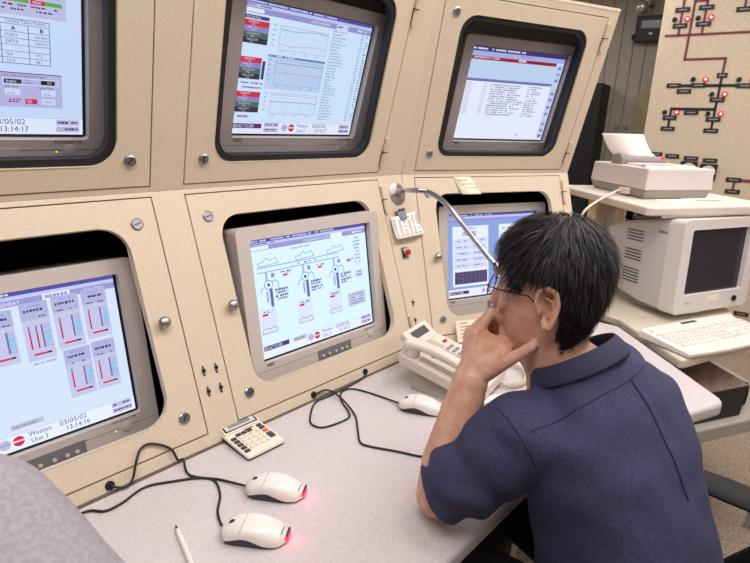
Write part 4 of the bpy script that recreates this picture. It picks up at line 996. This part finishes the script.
mouse((-.027, -.165, 0), (.044, -.262, 0), 'white optical mouse beside the calculator, the upper of the near pair, red tail glow', [tuple(g1), onA(120, 487.5, .010), onA(128, 486, .012), onA(133, 478, .012), onA(136, 463, .010), onA(140, 450, .006), onA(148, 444, .005), onA(161, 445, .005), onA(172, 450, .006), onA(178, 460, .008), (-.070, -.012, .010), (-.079, -.040, .003), (-.079, -.060, .0028), (-.066, -.082, .0028), (-.047, -.108, .003)])
mouse((-.117, -.230, 0), (-.044, -.322, 0), 'white optical mouse nearest the camera, the lower of the near pair', cz_([(-.33, .0-.02), (-.29, -.02), (-.251, -.024), (-.231, -.044), (-.202, -.044), (-.155, -.031), (-.108, -.053), (-.070, -.078), (-.056, -.105), (-.070, -.146), (-.095, -.179), (-.107, -.208)]))
mouse((.408, -.165, 0), (.462, -.262, 0), 'white optical mouse beside the telephone, half behind the forearm', [tuple(g3), (.45, -.006, .006), (.40, -.010, .0028)]+cz_([(.322, -.013), (.27, -.015), (.217, -.059), (.202, -.086), (.216, -.111), (.275, -.121), (.297, -.105), (.322, -.055), (.349, -.023), (.377, -.020), (.395, -.045), (.410, -.11)]))
o = MB().tube(catmull([g2, V(onA(325, 390, .008)), V(onA(335, 392.5, .014)), V((.330, -.020, .010)), V((.321, -.065, .0075)), V((.300, -.122, .003)), V((.262, -.169, .0028)), V((.232, -.205, .0028)), V((.233, -.229, .0028)), V((.262, -.284, .0028)), V((.284, -.330, .0028)), V((.33, -.40, .0028)), V((.40, -.44, .0028))], 8), .0023, 8).build('loose_cord', mat('cord_black', (22, 20, 26), .45), smooth=True, angle=180)  # loose cord of the mouse kind, leading to something unseen
tag(o, 'thin black cable from the console running across the worktop under the elbow', 'cable')
# pen
pa = V((-.163, -.161, .0042)); pb = V((-.196, -.300, .0042)); dd = (pb-pa).normalized()
t = thing('ballpoint_pen', 'white pen with a black tip at the bottom edge near the camera', 'pen', T(*pa))
MB().tube([pa+dd*.012, pa+dd*.02, pb], [.003, .0042, .0042], 14).build('barrel', WHITEP, t, smooth=True)
MB().tube([pa, pa+dd*.004, pa+dd*.012], [.0006, .0014, .003], 12).build('tip', BLACK, t, smooth=True)

# ------------------------------------------------------------------ chairs
def chair(M, label):
    t = thing('office_chair', label, 'chair', M, 'black office chairs')
    BLK = mat('chair_black', (12, 11, 14), .75, bump=.3, bscale=300)
    zs = .46
    MB().hull([(x, y, zs-.07) for x, y in rrect(-.24, -.24, .24, .22, .06, 5)], [(x, y, zs) for x, y in rrect(-.24, -.24, .24, .22, .06, 5)], 0, M).build('seat', BLK, t, bevel=.02, bseg=3)
    MB().hull([(x, z, .0) for x, z in rrect(-.21, 0, .21, .45, .08, 5)], [(x, z, .06) for x, z in rrect(-.21, 0, .21, .45, .08, 5)], 0, M @ T(0, -.27, zs+.10) @ RX(PI/2+.12)).build('backrest', BLK, t, bevel=.02, bseg=3)
    MB().box((-.03, -.30, zs-.05), (.03, -.275, zs+.2), 0, M).build('back_bar', BLK, t)
    for s in (-1, 1):
        pad = MB(); rg = []
        for i in range(13):
            q = i/12; y = -.155+.27*q; w_ = .041*min(1, (math.sin(PI*(.06+.88*q)))**.35); h_ = .016*min(1, math.sin(PI*(.08+.84*q))**.35)
            rg.append([(s*.30+w_*math.cos(a), y, zs+.225+h_*math.sin(a)) for a in [2*PI*k/14 for k in range(14)]])
        pad.loft(rg, 0, M); ar = pad.build('armrest', BLK, t, smooth=True)
        MB().tube(catmull([(s*.30, .07, zs+.21), (s*.31, .06, zs+.12), (s*.30, .02, zs+.02), (s*.20, .0, zs-.06)], 8), .022, 10, 0, M).build('arm_support', BLK, t, smooth=True)
        MB().tube(catmull([(s*.30, -.11, zs+.21), (s*.31, -.09, zs+.12), (s*.30, -.03, zs+.02), (s*.20, .0, zs-.06)], 8), .018, 10, 0, M).build('arm_support', BLK, t, smooth=True)
    MB().cyl((0, 0, .10), (0, 0, zs-.07), .03, 18, 0, M).build('gas_column', DSTEEL, t, smooth=True)
    for k in range(5):
        a = 2*PI*k/5+.3; e = V((math.cos(a), math.sin(a), 0))
        lg = MB().tube([V((0, 0, .11)), e*.28+V((0, 0, .075))], [.03, .02], 10, 0, M).build('leg', BLK, t, smooth=True)
        MB().cyl(e*.28+V((-e.y, e.x, 0))*.022+V((0, 0, .032)), e*.28-V((-e.y, e.x, 0))*.022+V((0, 0, .032)), .032, 16, 0, M).build('caster', BLK, lg, smooth=True)
    return t

# ------------------------------------------------------------------ people
SKIN = mat('skin', (214, 166, 144), .5, mottle=(202, 150, 126), mscale=45, bump=.25, bscale=160)
def head_rings(off=0.0, n=40):
    tab = [(-.165, .015, -.070, .052), (-.135, .020, -.072, .053), (-.118, .032, -.070, .050), (-.108, .070, -.068, .040), (-.100, .086, -.068, .046), (-.085, .091, -.069, .054), (-.065, .092, -.071, .061), (-.045, .092, -.077, .066),
           (-.02, .090, -.087, .070), (0, .088, -.094, .072), (.02, .083, -.099, .074), (.04, .090, -.101, .076), (.06, .092, -.101, .077), (.08, .086, -.097, .075), (.10, .070, -.085, .067), (.115, .049, -.066, .052), (.123, .030, -.047, .035), (.127, .008, -.024, .014)]
    rings = []
    for z, yf, yb, w_ in tab:
        yc = -.012; ring = []
        for k in range(n):
            a = 2*PI*k/n; cx, cy = math.sin(a), math.cos(a)
            p = 2.3 if z > -.1 else 2.0
            rr = (abs(cx)**p+abs(cy)**p)**(-1/p); cx *= rr; cy *= rr
            y = yc+(yf-yc)*cy if cy > 0 else yc+(yc-yb)*cy
            x = w_*cx
            if cy > 0 and z < .03: x *= 1-.10*cy
            if off: 
                L_ = math.hypot(x, y-yc) or 1; x += off*x/L_; y += off*(y-yc)/L_
            ring.append(V((x, y, z+(off*max(0, (z-.03)/.1) if off else 0))))
        rings.append(ring)
    return rings
def face_detail(mb, M):
    # nose, brow, lips, chin, ears as solids fused by the remesh
    mb.loft([[V((x*w_, y, z)) for x, y in ((-1, .07), (-.45, d), (.45, d), (1, .07))] for z, w_, d in ((.030, .009, .089), (.012, .009, .097), (-.006, .011, .107), (-.020, .0145, .113), (-.027, .014, .109), (-.032, .011, .094))], 0, M)
    mb.sphere((0, .104, -.019), .009, 0, M, 12); mb.sphere((-.010, .096, -.023), .0075, 0, M, 12); mb.sphere((.010, .096, -.023), .0075, 0, M, 12)
    mb.sphere((0, .090, -.050), .009, 0, M, 12, (2.4, .8, .6)); mb.sphere((0, .088, -.062), .009, 0, M, 12, (2.0, .9, .7)); mb.sphere((0, .084, -.092), .014, 0, M, 12, (1.4, .8, .9))
    for s in (-1, 1):
        mb.sphere((s*.033, .078, .040), .013, 0, M, 12, (1.7, .9, .55)); mb.sphere((s*.044, .058, -.010), .018, 0, M, 12, (1.1, .8, .8))
        mb.sphere((s*.031, .070, .018), .0135, 0, M, 12)
        # ear: rim, lobe, bowl
        E = M @ T(s*.076, -.032, .002) @ RZ(-s*.30) @ RX(-.12)
        rim = [(0, .010, -.006), (0, .016, .012), (0, .010, .030), (0, -.006, .036), (0, -.019, .028), (0, -.022, .008), (0, -.015, -.012), (0, -.006, -.026), (0, .004, -.028), (0, .006, -.016)]
        mb.tube([V((s*(.004+.011*(1 if p[1] < 0 else .25)), p[1], p[2])) for p in rim], [.0036, .0040, .0042, .0044, .0044, .0042, .0042, .0058, .0055, .004], 8, 0, E)
        mb.tube([V((s*(.001+.007*(1 if p[1] < 0 else .25)), p[1]*.92, p[2]*.92)) for p in rim], .0042, 8, 0, E)
        mb.hull([(s*-.004, y*.9, z*.9) for x, y, z in rim], [(s*.001, y*.85, z*.85) for x, y, z in rim], 0, E)
        mb.tube([V((s*.004, .002, .020)), V((s*.009, -.011, .014)), V((s*.009, -.012, -.002)), V((s*.006, -.004, -.012))], .0028, 8, 0, E)
        mb.sphere((s*.006, .011, -.002), .0045, 0, E, 10)
def hand(mb, W_, palm, fingers, thumb, rs=None):
    """palm: list of 4 knuckle points; fingers: list of chains"""
    for k, (kn, ch) in enumerate(zip(palm, fingers)):
        cone_chain(mb, [W_.lerp(kn, .12), W_.lerp(kn, .6), kn], [.019, .0155, .0125], 12)
        r0 = (.0092, .0094, .009, .0078)[k]
        cone_chain(mb, [kn]+list(ch), [.0112, r0, r0*.92, r0*.82], 12)
    cone_chain(mb, [W_]+list(thumb), [.018, .0165, .0115, .0098, .0088][:len(thumb)+1], 12)
def body_build(t, mb, voxel=.0032, smooth=5, name='body'):
    o = mb.build(name, SKIN, t); bake(o, [('REMESH', dict(mode='VOXEL', voxel_size=voxel)), ('SMOOTH', dict(factor=.5, iterations=smooth))]); return o
def disp(o, fn):
    me = o.data; me.calc_loop_triangles() if False else None
    ns = [v.normal.copy() for v in me.vertices]
    for v, n in zip(me.vertices, ns): v.co += n*fn(v.co, n)
    me.update()
def ell(c, ax, by, a, b, n=28, p=2.3):
    out = []
    for k in range(n):
        q = 2*PI*k/n; cx, cy = math.cos(q), math.sin(q); rr = (abs(cx)**p+abs(cy)**p)**(-1/p); out.append(V(c)+V(ax)*a*cx*rr+V(by)*b*cy*rr)
    return out
def hair_build(t, M, style='short', cols=((30, 26, 30), (44, 39, 43), (84, 78, 80)), count=9000, seed=3):
    rnd = random.Random(seed)
    rg = head_rings(.006, 48); n = 48
    mb = MB()
    def inhair(p):
        x, y, z = p
        if y > .045: lim = .062+.02*max(0, (y-.06)/.03)-.0*abs(x)
        elif y > .012: lim = .012 if abs(x) > .05 else .06
        elif y > -.052: lim = .042
        else: lim = -.058
        return z > lim
    vs = [p for r in rg for p in r]; fs = []
    for k in range(len(rg)-1):
        for i in range(n):
            q = (k*n+i, k*n+(i+1) % n, (k+1)*n+(i+1) % n, (k+1)*n+i); c = sum((vs[j] for j in q), V((0, 0, 0)))/4
            if inhair(c): fs.append(q)
    fs.append(tuple((len(rg)-1)*n+i for i in range(n)))
    mb.add([M @ v for v in vs], fs)
    mats = [mat('hair_a_%d' % cols[0][0], cols[0], .6, spec=.25), mat('hair_b_%d' % cols[1][0], cols[1], .55, spec=.3), mat('hair_c_%d' % cols[2][0], cols[2], .55, spec=.3)]
    # locks
    tri = [f for f in fs if len(f) == 4]; ar = []
    for f in tri: ar.append(((vs[f[1]]-vs[f[0]]).cross(vs[f[3]]-vs[f[0]])).length)
    crown = V((.0, -.045, .128))
    for f, idx in zip(rnd.choices(tri, weights=ar, k=count), range(count)):
        u, v = rnd.random(), rnd.random()
        p = (vs[f[0]]*(1-u)+vs[f[1]]*u)*(1-v)+(vs[f[3]]*(1-u)+vs[f[2]]*u)*v
        nr = (p-V((0, -.012, .02))).normalized()
        away = (p-crown); away = away-nr*away.dot(nr)
        if away.length < .004: away = V((rnd.uniform(-1, 1), rnd.uniform(-1, 1), 0))
        away.normalize()
        # on top and sides the locks sweep forward, on the back they fall down
        fwd = V((0, 1, -.35)); fwd = fwd-nr*fwd.dot(nr); fwd.normalize()
        dn = V((0, -.1, -1)); dn = dn-nr*dn.dot(nr); dn = dn.normalized() if dn.length > .05 else away
        wf = max(0, min(1, (p.y+.06)/.08)); d = (away*.55+fwd*.75*wf+dn*(.9*(1-wf)+.3)).normalized()
        d = (d+V((rnd.gauss(0, .12), rnd.gauss(0, .12), rnd.gauss(0, .12)))).normalized()
        L_ = rnd.uniform(.022, .042)
        if p.z < 0 or (p.z < .065 and -.07 < p.y < .04): L_ *= .5
        if p.y > .05: L_ *= .65
        lift = rnd.uniform(.1, .34); base = p+nr*rnd.uniform(-.002, .007); w_ = rnd.uniform(.0005, .0010)
        sd_ = d.cross(nr).normalized()
        pts = []
        for k in range(5):
            s = k/4; pts.append(base+d*L_*s+nr*(lift*L_*s-.40*L_*s*s)*.9+sd_*.0)
        mi = 0 if rnd.random() < .6 else (1 if rnd.random() < .84 else 2)
        vv = []
        for k, q in enumerate(pts):
            ww = w_*(1-.8*(k/4)**2); vv += [q-sd_*ww, q+sd_*ww]
        mb.add([M @ q for q in vv], [(2*k, 2*k+1, 2*k+3, 2*k+2) for k in range(4)], mi)
    return mb.build('hair', mats, t, smooth=True, angle=180)

# --- the seated operator
def operator():
    f = V((-.05, 1, 0)).normalized(); r = V((f.y, -f.x, 0))
    ear = at(542, 310, .825); hc = ear+r*.069+f*.022
    HM = basis(hc, r, f, (0, 0, 1)) @ RX(math.radians(-2)) @ Matrix.Diagonal((.92, .90, 1.02, 1))
    LS = V((.208, -.552, .186)); RS = V((.538, -.585, .208)); neck = V((.356, -.612, .245))
    LE = V((.165, -.455, .044)); LW = V((.2288, -.462, .240))
    RE = V((.70, -.475, .045)); RW = V((.568, -.415, .034))
    HL = V((.28, -.78, -.19)); HR = V((.46, -.78, -.19))
    KL = V((.24, -.37, -.19)); KR = V((.54, -.39, -.19)); AL_ = V((.24, -.28, FZ+.09)); AR_ = V((.56, -.30, FZ+.09))
    t = thing('person', 'man with dark greying hair and glasses in a navy shirt, chin on his fist', 'person', T(.37, -.78, -.29))
    mb = MB(); mb.loft(head_rings(), 0, HM); face_detail(mb, HM)
    nt_ = HM @ V((0, -.025, -.10))
    cone_chain(mb, [HM @ V((0, -.018, -.05)), nt_, neck], [.057, .055, .066])
    # torso core
    for a, b, ra, rb in ((neck+V((0, 0, -.08)), V((.37, -.69, .05)), .08, .085), (V((.37, -.69, .05)), V((.37, -.76, -.13)), .085, .09)): cone_chain(mb, [a, b], [ra, rb])
    cone_chain(mb, [LS+V((.05, 0, -.01)), LS, LS.lerp(LE, .5), LE], [.05, .05, .044, .036]); cone_chain(mb, [RS+V((-.05, 0, -.01)), RS, RS.lerp(RE, .5), RE], [.05, .05, .044, .038])
    cone_chain(mb, [LE, LE.lerp(LW, .3)+V((-.002, 0, 0)), LE.lerp(LW, .7), LW], [.036, .042, .036, .030])
    cone_chain(mb, [RE, RE.lerp(RW, .3), RE.lerp(RW, .7), RW], [.036, .040, .032, .026])
    for a, b, c in ((HL, KL, AL_), (HR, KR, AR_)): cone_chain(mb, [a, b, c], [.075, .055, .035])
    # left hand under the chin
    A = lambda px, py, d: at(px, py, d)
    kn = [A(475, 335, .900), A(471, 333, .920), A(470, 336, .940), A(471, 342, .956)]
    fi = [(A(491, 312, .905), A(503, 322, .915), A(503, 337, .912)), (A(490, 315, .928), A(503, 326, .934), A(502, 341, .930)), (A(490, 321, .948), A(503, 332, .950), A(501, 346, .945)), (A(490, 330, .962), A(502, 341, .960), A(498, 352, .955))]
    th = (A(489, 370, .885), A(507, 361, .868), A(521, 353, .858), A(532, 346, .852))
    WR = A(470, 380, .900)
    hand(mb, WR, kn, fi, th)
    cone_chain(mb, [LW, WR], [.031, .030])
    cone_chain(mb, [WR, A(479, 352, .905), A(482, 336, .905)], [.028, .024, .015]); cone_chain(mb, [A(480, 366, .90), A(496, 362, .885)], [.026, .017])
    cone_chain(mb, [A(474, 345, .93), A(472, 345, .95)], [.018, .015]); cone_chain(mb, [A(488, 345, .91), A(499, 347, .905), A(505, 353, .895)], [.022, .017, .014])
    # right hand flat on the desk
    RWv = RW; d_ = V((-.86, .30, 0)).normalized(); s_ = V((d_.y, -d_.x, 0))
    kn2 = [RWv+d_*.082+s_*(.026-.018*k)+V((0, 0, -.006)) for k in range(4)]
    kn2 = [RWv+d_*(.085-.004*abs(k-1))+s_*(.030-.019*k)+V((0, 0, -.010)) for k in range(4)]
    fi2 = [(k_+d_*.036+V((0, 0, .0)), k_+d_*.060+V((0, 0, -.006)), k_+d_*.078+V((0, 0, -.012))) for k_ in kn2]
    hand(mb, RWv, kn2, fi2, (RWv+d_*.035+s_*.040+V((0, 0, -.006)), RWv+d_*.065+s_*.058+V((0, 0, -.012)), RWv+d_*.088+s_*.064+V((0, 0, -.014))))
    body_build(t, mb, .0026, 3)
    hair_build(t, HM, count=11000)
    # shirt
    NV = mat('navy_cloth', (57, 59, 92), .85, mottle=(48, 48, 79), mscale=260, bump=.5, bscale=700)
    sp = [(V((.350, -.765, -.235)), .162, .138), (V((.350, -.750, -.13)), .158, .134), (V((.352, -.722, -.03)), .156, .131), (V((.358, -.690, .07)), .162, .122), (V((.366, -.662, .150)), .172, .106), (V((.372, -.640, .205)), .168, .090), (V((.364, -.622, .240)), .130, .082), (V((.354, -.602, .268)), .092, .078), (V((.346, -.588, .292)), .076, .071)]
    sh = MB(); up = V((0, .45, .9)).normalized(); rings = []
    for i, (c, a, b) in enumerate(sp):
        tn = (sp[min(i+1, len(sp)-1)][0]-sp[max(i-1, 0)][0]).normalized(); ax = (RS-LS).normalized(); by = tn.cross(ax).normalized()
        rings.append(ell(c, ax, by, a, b, 32, 2.5))
    sh.loft(rings)
    hem = LE+V((.008, -.010, .016)); mid = LS.lerp(LE, .5)+V((.0, -.010, -.004))
    cone_chain(sh, [LS+V((.07, -.04, 0)), LS+V((.015, -.01, .0)), mid], [.066, .068, .067])
    sh.tube([mid, hem], [.067, .060], 24)
    cone_chain(sh, [RS+V((-.07, -.04, 0)), RS+V((-.01, -.01, .0)), RS.lerp(RE, .5), RE.lerp(RS, .10)], [.068, .068, .062, .054])
    so = sh.build('shirt', NV, t); bake(so, [('REMESH', dict(mode='VOXEL', voxel_size=.0055)), ('SMOOTH', dict(factor=.6, iterations=10))])
    ae = (RS-LS).normalized()
    def fold(p, n):
        w = t.matrix_world @ p
        q = noise.noise(V((w.x*6+w.z*4, w.y*6, w.z*5)))*.008+noise.noise(V((w.x*14-w.z*9, w.y*12, w.z*16+w.x*10)))*.004
        l = (w-LE).length
        armf = max(0, 1-(w-LS.lerp(LE, .6)).length/.17)
        q += armf*.008*math.sin((w-LS).dot((LE-LS).normalized())*75+noise.noise(w*14)*3.2)
        drp = max(0, min(1, (.12-w.z)/.3))
        q += drp*.006*math.sin(w.x*38+noise.noise(w*7)*3)
        q += noise.noise(w*22)*.0018
        return q
    disp(so, fold)
    # collar: standing band rolled over
    cb = MB(); rg = []
    tn = V((-.04, .50, .86)).normalized(); cn = V((.343, -.580, .308))-tn*.018
    ax = (r*.75+ae*.25); ax = (ax-tn*ax.dot(tn)).normalized(); by = tn.cross(ax)
    fr_ = -by if by.dot(f) < 0 else by
    for k in range(40):
        a = -2.75+5.5*k/39
        # a=0 is the back of the neck
        dr = (-fr_*math.cos(a)+ax*math.sin(a))
        R0 = .073; c0 = cn-tn*(.006+.010*(1-math.cos(a))*.5)
        hgt = .025
        rg.append([c0+dr*R0-tn*.01, c0+dr*(R0-.005)+tn*hgt, c0+dr*(R0+.000)+tn*(hgt+.003), c0+dr*(R0+.009)+tn*(hgt*.35), c0+dr*(R0+.015)-tn*.006, c0+dr*(R0+.009)-tn*.010])
    vs = [p for q in rg for p in q]; fs = []
    for i in range(39):
        for j in range(6): fs.append((i*6+j, i*6+(j+1) % 6, (i+1)*6+(j+1) % 6, (i+1)*6+j))
    fs += [tuple(range(6)), tuple(39*6+j for j in range(5, -1, -1))]
    cb.add(vs, fs); co = cb.build('collar', mat('navy_collar', (46, 45, 72), .85, bump=.5, bscale=700), so, smooth=True, angle=70)
    sd2 = co.modifiers.new('s', 'SUBSURF'); sd2.levels = 1; sd2.render_levels = 1
    # seams snapped on to the cloth
    me = so.data; inv = t.matrix_world.inverted(); bv = BVHTree.FromPolygons([v.co for v in me.vertices], [tuple(p.vertices) for p in me.polygons])
    def seam(name, pts, rad, m_, lift=.0):
        out = []
        for p in catmull(pts, 10):
            lo, n_, i_, d_ = bv.find_nearest(inv @ p)
            if lo is not None: out.append(t.matrix_world @ (lo+n_*lift))
        sm = [out[0]]+[(out[i-1]+out[i]*2+out[i+1])/4 for i in range(1, len(out)-1)]+[out[-1]]
        MB().tube(sm, rad, 6).build(name, m_, so, smooth=True, angle=180)
    def hit(px, py):
        d = (CF + CR*((px-375)/FPX) - CU*((py-281.5)/FPX)).normalized()
        lo, n_, i_, d_ = bv.ray_cast(inv @ CAM, inv.to_3x3() @ d); 
        return (t.matrix_world @ lo) if lo is not None else None
    DKN = mat('navy_seam', (40, 38, 62), .9)
    for nm, L_, rad in (('yoke_seam', [(530, 432), (560, 420), (590, 402), (630, 379), (645, 364), (653, 354)], .0012), ('sleeve_seam', [(497, 408), (508, 420), (522, 440), (536, 466)], .0014), ('back_pleat', [(631, 380), (643, 398), (655, 420), (664, 440), (676, 466), (688, 500)], .0022)):
        P = [hit(*q) for q in L_]; P = [p for p in P if p is not None]
        if len(P) > 2: seam(nm, P, rad, DKN)
    # trousers
    tr = MB()
    for a, b, c in ((HL, KL, AL_), (HR, KR, AR_)): cone_chain(tr, [a+V((0, -.02, 0)), b, c], [.098, .074, .055])
    cone_chain(tr, [HL+V((0, 0, -.0)), HR], [.11, .11])
    to = tr.build('trousers', mat('trouser_dark', (34, 32, 44), .85, bump=.4, bscale=500), t); bake(to, [('REMESH', dict(mode='VOXEL', voxel_size=.008)), ('SMOOTH', dict(factor=.5, iterations=6))])
    for A_ in (AL_, AR_):
        s_ = MB(); s_.loft([ell((A_.x, A_.y+y, FZ+h_), (1, 0, 0), (0, 0, 1), w_, h_, 14, 2.4) for y, w_, h_ in ((-.07, .025, .030), (-.05, .036, .045), (.0, .042, .05), (.08, .048, .035), (.15, .046, .026), (.19, .02, .015))]); s_.build('shoe', mat('shoe_black', (20, 18, 20), .35), t, smooth=True)
    # eyeglasses
    GM = mat('glasses_metal', (60, 46, 52), .3, .8)
    gl = MB()
    for s in (-1, 1):
        lp = [HM @ (V((s*.031, .101, .012))+V((.0225*math.cos(a), -abs(s*.031+.0225*math.cos(a))*.16-.004*math.sin(a), .0185*math.sin(a)))) for a in [2*PI*k/24 for k in range(25)]]
        gl.tube(lp, .0011, 6)
        gl.tube([HM @ V((s*.0535, .0925, .018)), HM @ V((s*.068, .086, .019)), HM @ V((s*.0765, .06, .018)), HM @ V((s*.080, .0, .018)), HM @ V((s*.080, -.012, .010))], .0012, 6)
    gl.tube([HM @ V((-.009, .100, .016)), HM @ V((0, .106, .018)), HM @ V((.009, .100, .016))], .0011, 6)
    go = gl.build('eyeglasses', GM, t, smooth=True, angle=180)
    for s in (-1, 1):
        ln = MB(); cc = [HM @ (V((s*.031, .101, .012))+V((.022*math.cos(a), -abs(s*.031+.022*math.cos(a))*.16-.004*math.sin(a), .018*math.sin(a)))) for a in [2*PI*k/24 for k in range(24)]]
        nn = (cc[6]-cc[0]).cross(cc[12]-cc[0]).normalized()*.0006
        ln.hull([p-nn for p in cc], [p+nn for p in cc]); ln.build('lens', glassmat('lens_glass', (246, 246, 250), .05), go)
    # eyes
    for s in (-1, 1):
        e = MB(); e.sphere((s*.031, .0715, .016), .0112, 0, HM, 14); e.build('eye', mat('eye_white', (220, 215, 210), .2), t, smooth=True, angle=180)
    eb = MB(); rnd = random.Random(5)
    for s in (-1, 1):
        for k in range(90):
            x = rnd.uniform(.014, .050); z = .043+.004*math.sin((x-.014)/.036*PI)+rnd.uniform(-.003, .003); p = V((s*x, .098-.20*max(0, x-.02)-(x*x)*3, z)); d = V((s*.008, -.001, .001)); eb.add([HM @ p, HM @ (p+V((0, 0, .0008))), HM @ (p+d)], [(0, 1, 2)])
    eb.build('eyebrows', mat('hair_a_30', (30, 26, 30), .45), t)
    return t
operator()
chair(T(.42, -.80, FZ), 'black office chair with padded arms under the man in the navy shirt')

# --- the colleague at the near left, seen only by a shoulder
def colleague():
    t = thing('person', 'person in a grey shirt at the bottom left, only a shoulder showing', 'person', T(-.62, -.50, -.29))
    SHL = V((-.440, -.335, .270))
    hc = V((-.66, -.36, .60)); HM = basis(hc, (1, 0, 0), (0, 1, 0), (0, 0, 1))
    mb = MB(); mb.loft(head_rings(), 0, HM); face_detail(mb, HM)
    neck = V((-.66, -.42, .40)); cone_chain(mb, [HM @ V((0, -.018, -.06)), neck], [.056, .062])
    LSs = V((-.86, -.43, .27))
    LE = V((-.93, -.30, .06)); RE = V((-.348, -.470, .14)); LW = V((-.80, -.13, .05)); RW = V((-.56, -.24, .045))
    cone_chain(mb, [LSs, LE, LW], [.05, .038, .027]); cone_chain(mb, [SHL, RE, RW], [.05, .038, .027])
    for W_, sgn in ((LW, 1), (RW, -1)):
        d_ = V((.3*sgn, .95, 0)).normalized(); s_ = V((d_.y, -d_.x, 0))*sgn
        kn2 = [W_+d_*.085+s_*(.028-.019*k)+V((0, 0, -.012)) for k in range(4)]
        hand(mb, W_, kn2, [(k_+d_*.036, k_+d_*.058+V((0, 0, -.008)), k_+d_*.074+V((0, 0, -.016))) for k_ in kn2], (W_+d_*.035+s_*.038+V((0, 0, -.01)), W_+d_*.062+s_*.054+V((0, 0, -.016)), W_+d_*.084+s_*.06+V((0, 0, -.02))))
    cone_chain(mb, [neck+V((0, 0, -.08)), V((-.65, -.56, -.1))], [.1, .11])
    body_build(t, mb, .0045, 3)
    hair_build(t, HM, count=2500, seed=9)
    GS = mat('grey_shirt', (150, 144, 151), .85, mottle=(160, 155, 161), mscale=200, bump=.4, bscale=600)
    sp = [(V((-.645, -.62, -.25)), .18, .13), (V((-.65, -.58, -.1)), .185, .13), (V((-.655, -.53, .06)), .20, .13), (V((-.66, -.48, .20)), .215, .12), (V((-.66, -.45, .27)), .19, .10), (V((-.66, -.43, .32)), .12, .08), (V((-.66, -.42, .355)), .075, .068)]
    sh = MB(); rings = []
    for i, (c, a, b) in enumerate(sp):
        tn = (sp[min(i+1, len(sp)-1)][0]-sp[max(i-1, 0)][0]).normalized(); ax = V((1, 0, 0)); by = tn.cross(ax).normalized(); rings.append(ell(c, ax, by, a, b, 30, 2.5))
    sh.loft(rings)
    cone_chain(sh, [SHL+V((-.09, -.03, .0)), SHL, SHL.lerp(RE, .5), RE, RE.lerp(RW, .85)], [.085, .078, .066, .055, .04])
    cone_chain(sh, [LSs+V((.09, -.03, .0)), LSs, LSs.lerp(LE, .5), LE, LE.lerp(LW, .85)], [.085, .078, .066, .055, .04])
    so = sh.build('shirt', GS, t); bake(so, [('REMESH', dict(mode='VOXEL', voxel_size=.006)), ('SMOOTH', dict(factor=.6, iterations=12))])
    disp(so, lambda p, n: noise.noise((t.matrix_world @ p)*9)*.008+.003*math.sin((t.matrix_world @ p).x*40+(t.matrix_world @ p).z*30+3*noise.noise((t.matrix_world @ p)*6)))
    tr = MB(); 
    for x in (-.75, -.54): cone_chain(tr, [V((x, -.62, -.2)), V((x, -.20, -.19)), V((x, -.14, FZ+.09))], [.098, .072, .05])
    cone_chain(tr, [V((-.75, -.62, -.2)), V((-.54, -.62, -.2))], [.11, .11])
    to = tr.build('trousers', mat('trouser_dark', (34, 32, 44), .85, bump=.4, bscale=500), t); bake(to, [('REMESH', dict(mode='VOXEL', voxel_size=.01)), ('SMOOTH', dict(factor=.5, iterations=6))])
    for x in (-.75, -.54):
        s_ = MB(); s_.loft([ell((x, -.14+y, FZ+h_), (1, 0, 0), (0, 0, 1), w_, h_, 14, 2.4) for y, w_, h_ in ((-.07, .025, .030), (-.05, .036, .045), (.0, .042, .05), (.08, .048, .035), (.15, .046, .026), (.19, .02, .015))]); s_.build('shoe', mat('shoe_black', (20, 18, 20), .35), t, smooth=True)
colleague()
chair(T(-.645, -.60, FZ), 'black office chair under the person in the grey shirt')

# ------------------------------------------------------------------ lights
k = 0
for x, y, e in ((-.6, -.75, 1.15), (.9, -.85, 1.15), (2.4, -.9, 1), (-.6, -2.4, .3), (.9, -2.4, .3), (2.4, -2.4, .5), (3.0, .6, .6), (3.2, 2.2, .6), (1.0, 1.8, .6)):
    t = thing('ceiling_light', 'recessed fluorescent ceiling panel above the control room', 'light', T(x, y, CZ), 'ceiling lights')
    mb = MB(); plate(mb, [(x-.62, y-.32), (x+.62, y-.32), (x+.62, y+.32), (x-.62, y+.32)], [[(x-.59, y-.29), (x+.59, y-.29), (x+.59, y+.29), (x-.59, y+.29)]], CZ-.012, CZ-.001); mb.build('frame', WHITEP, t)
    MB().box((x-.59, y-.29, CZ-.006), (x+.59, y+.29, CZ-.002)).build('diffuser', emat((255, 248, 238), 2.0), t)
    L_ = bpy.data.lights.new('fluorescent', 'AREA'); L_.shape = 'RECTANGLE'; L_.size = 1.16; L_.size_y = .56; L_.energy = 15.5*e; L_.color = (1, .965, .965)
    lo = bpy.data.objects.new('fluorescent', L_); COL.objects.link(lo); lo.location = (x, y, CZ-.02)
wd = bpy.data.worlds.new('world'); S.world = wd; wd.use_nodes = True; wd.node_tree.nodes['Background'].inputs[0].default_value = (.5, .5, .5, 1); wd.node_tree.nodes['Background'].inputs[1].default_value = .3
S.view_settings.view_transform = 'Standard'; S.view_settings.look = 'None'; S.view_settings.gamma = 1; S.view_settings.exposure = 0.2; S.view_settings.use_curve_mapping = False
cd.dof.use_dof = True; cd.dof.focus_distance = 1.15; cd.dof.aperture_fstop = 11
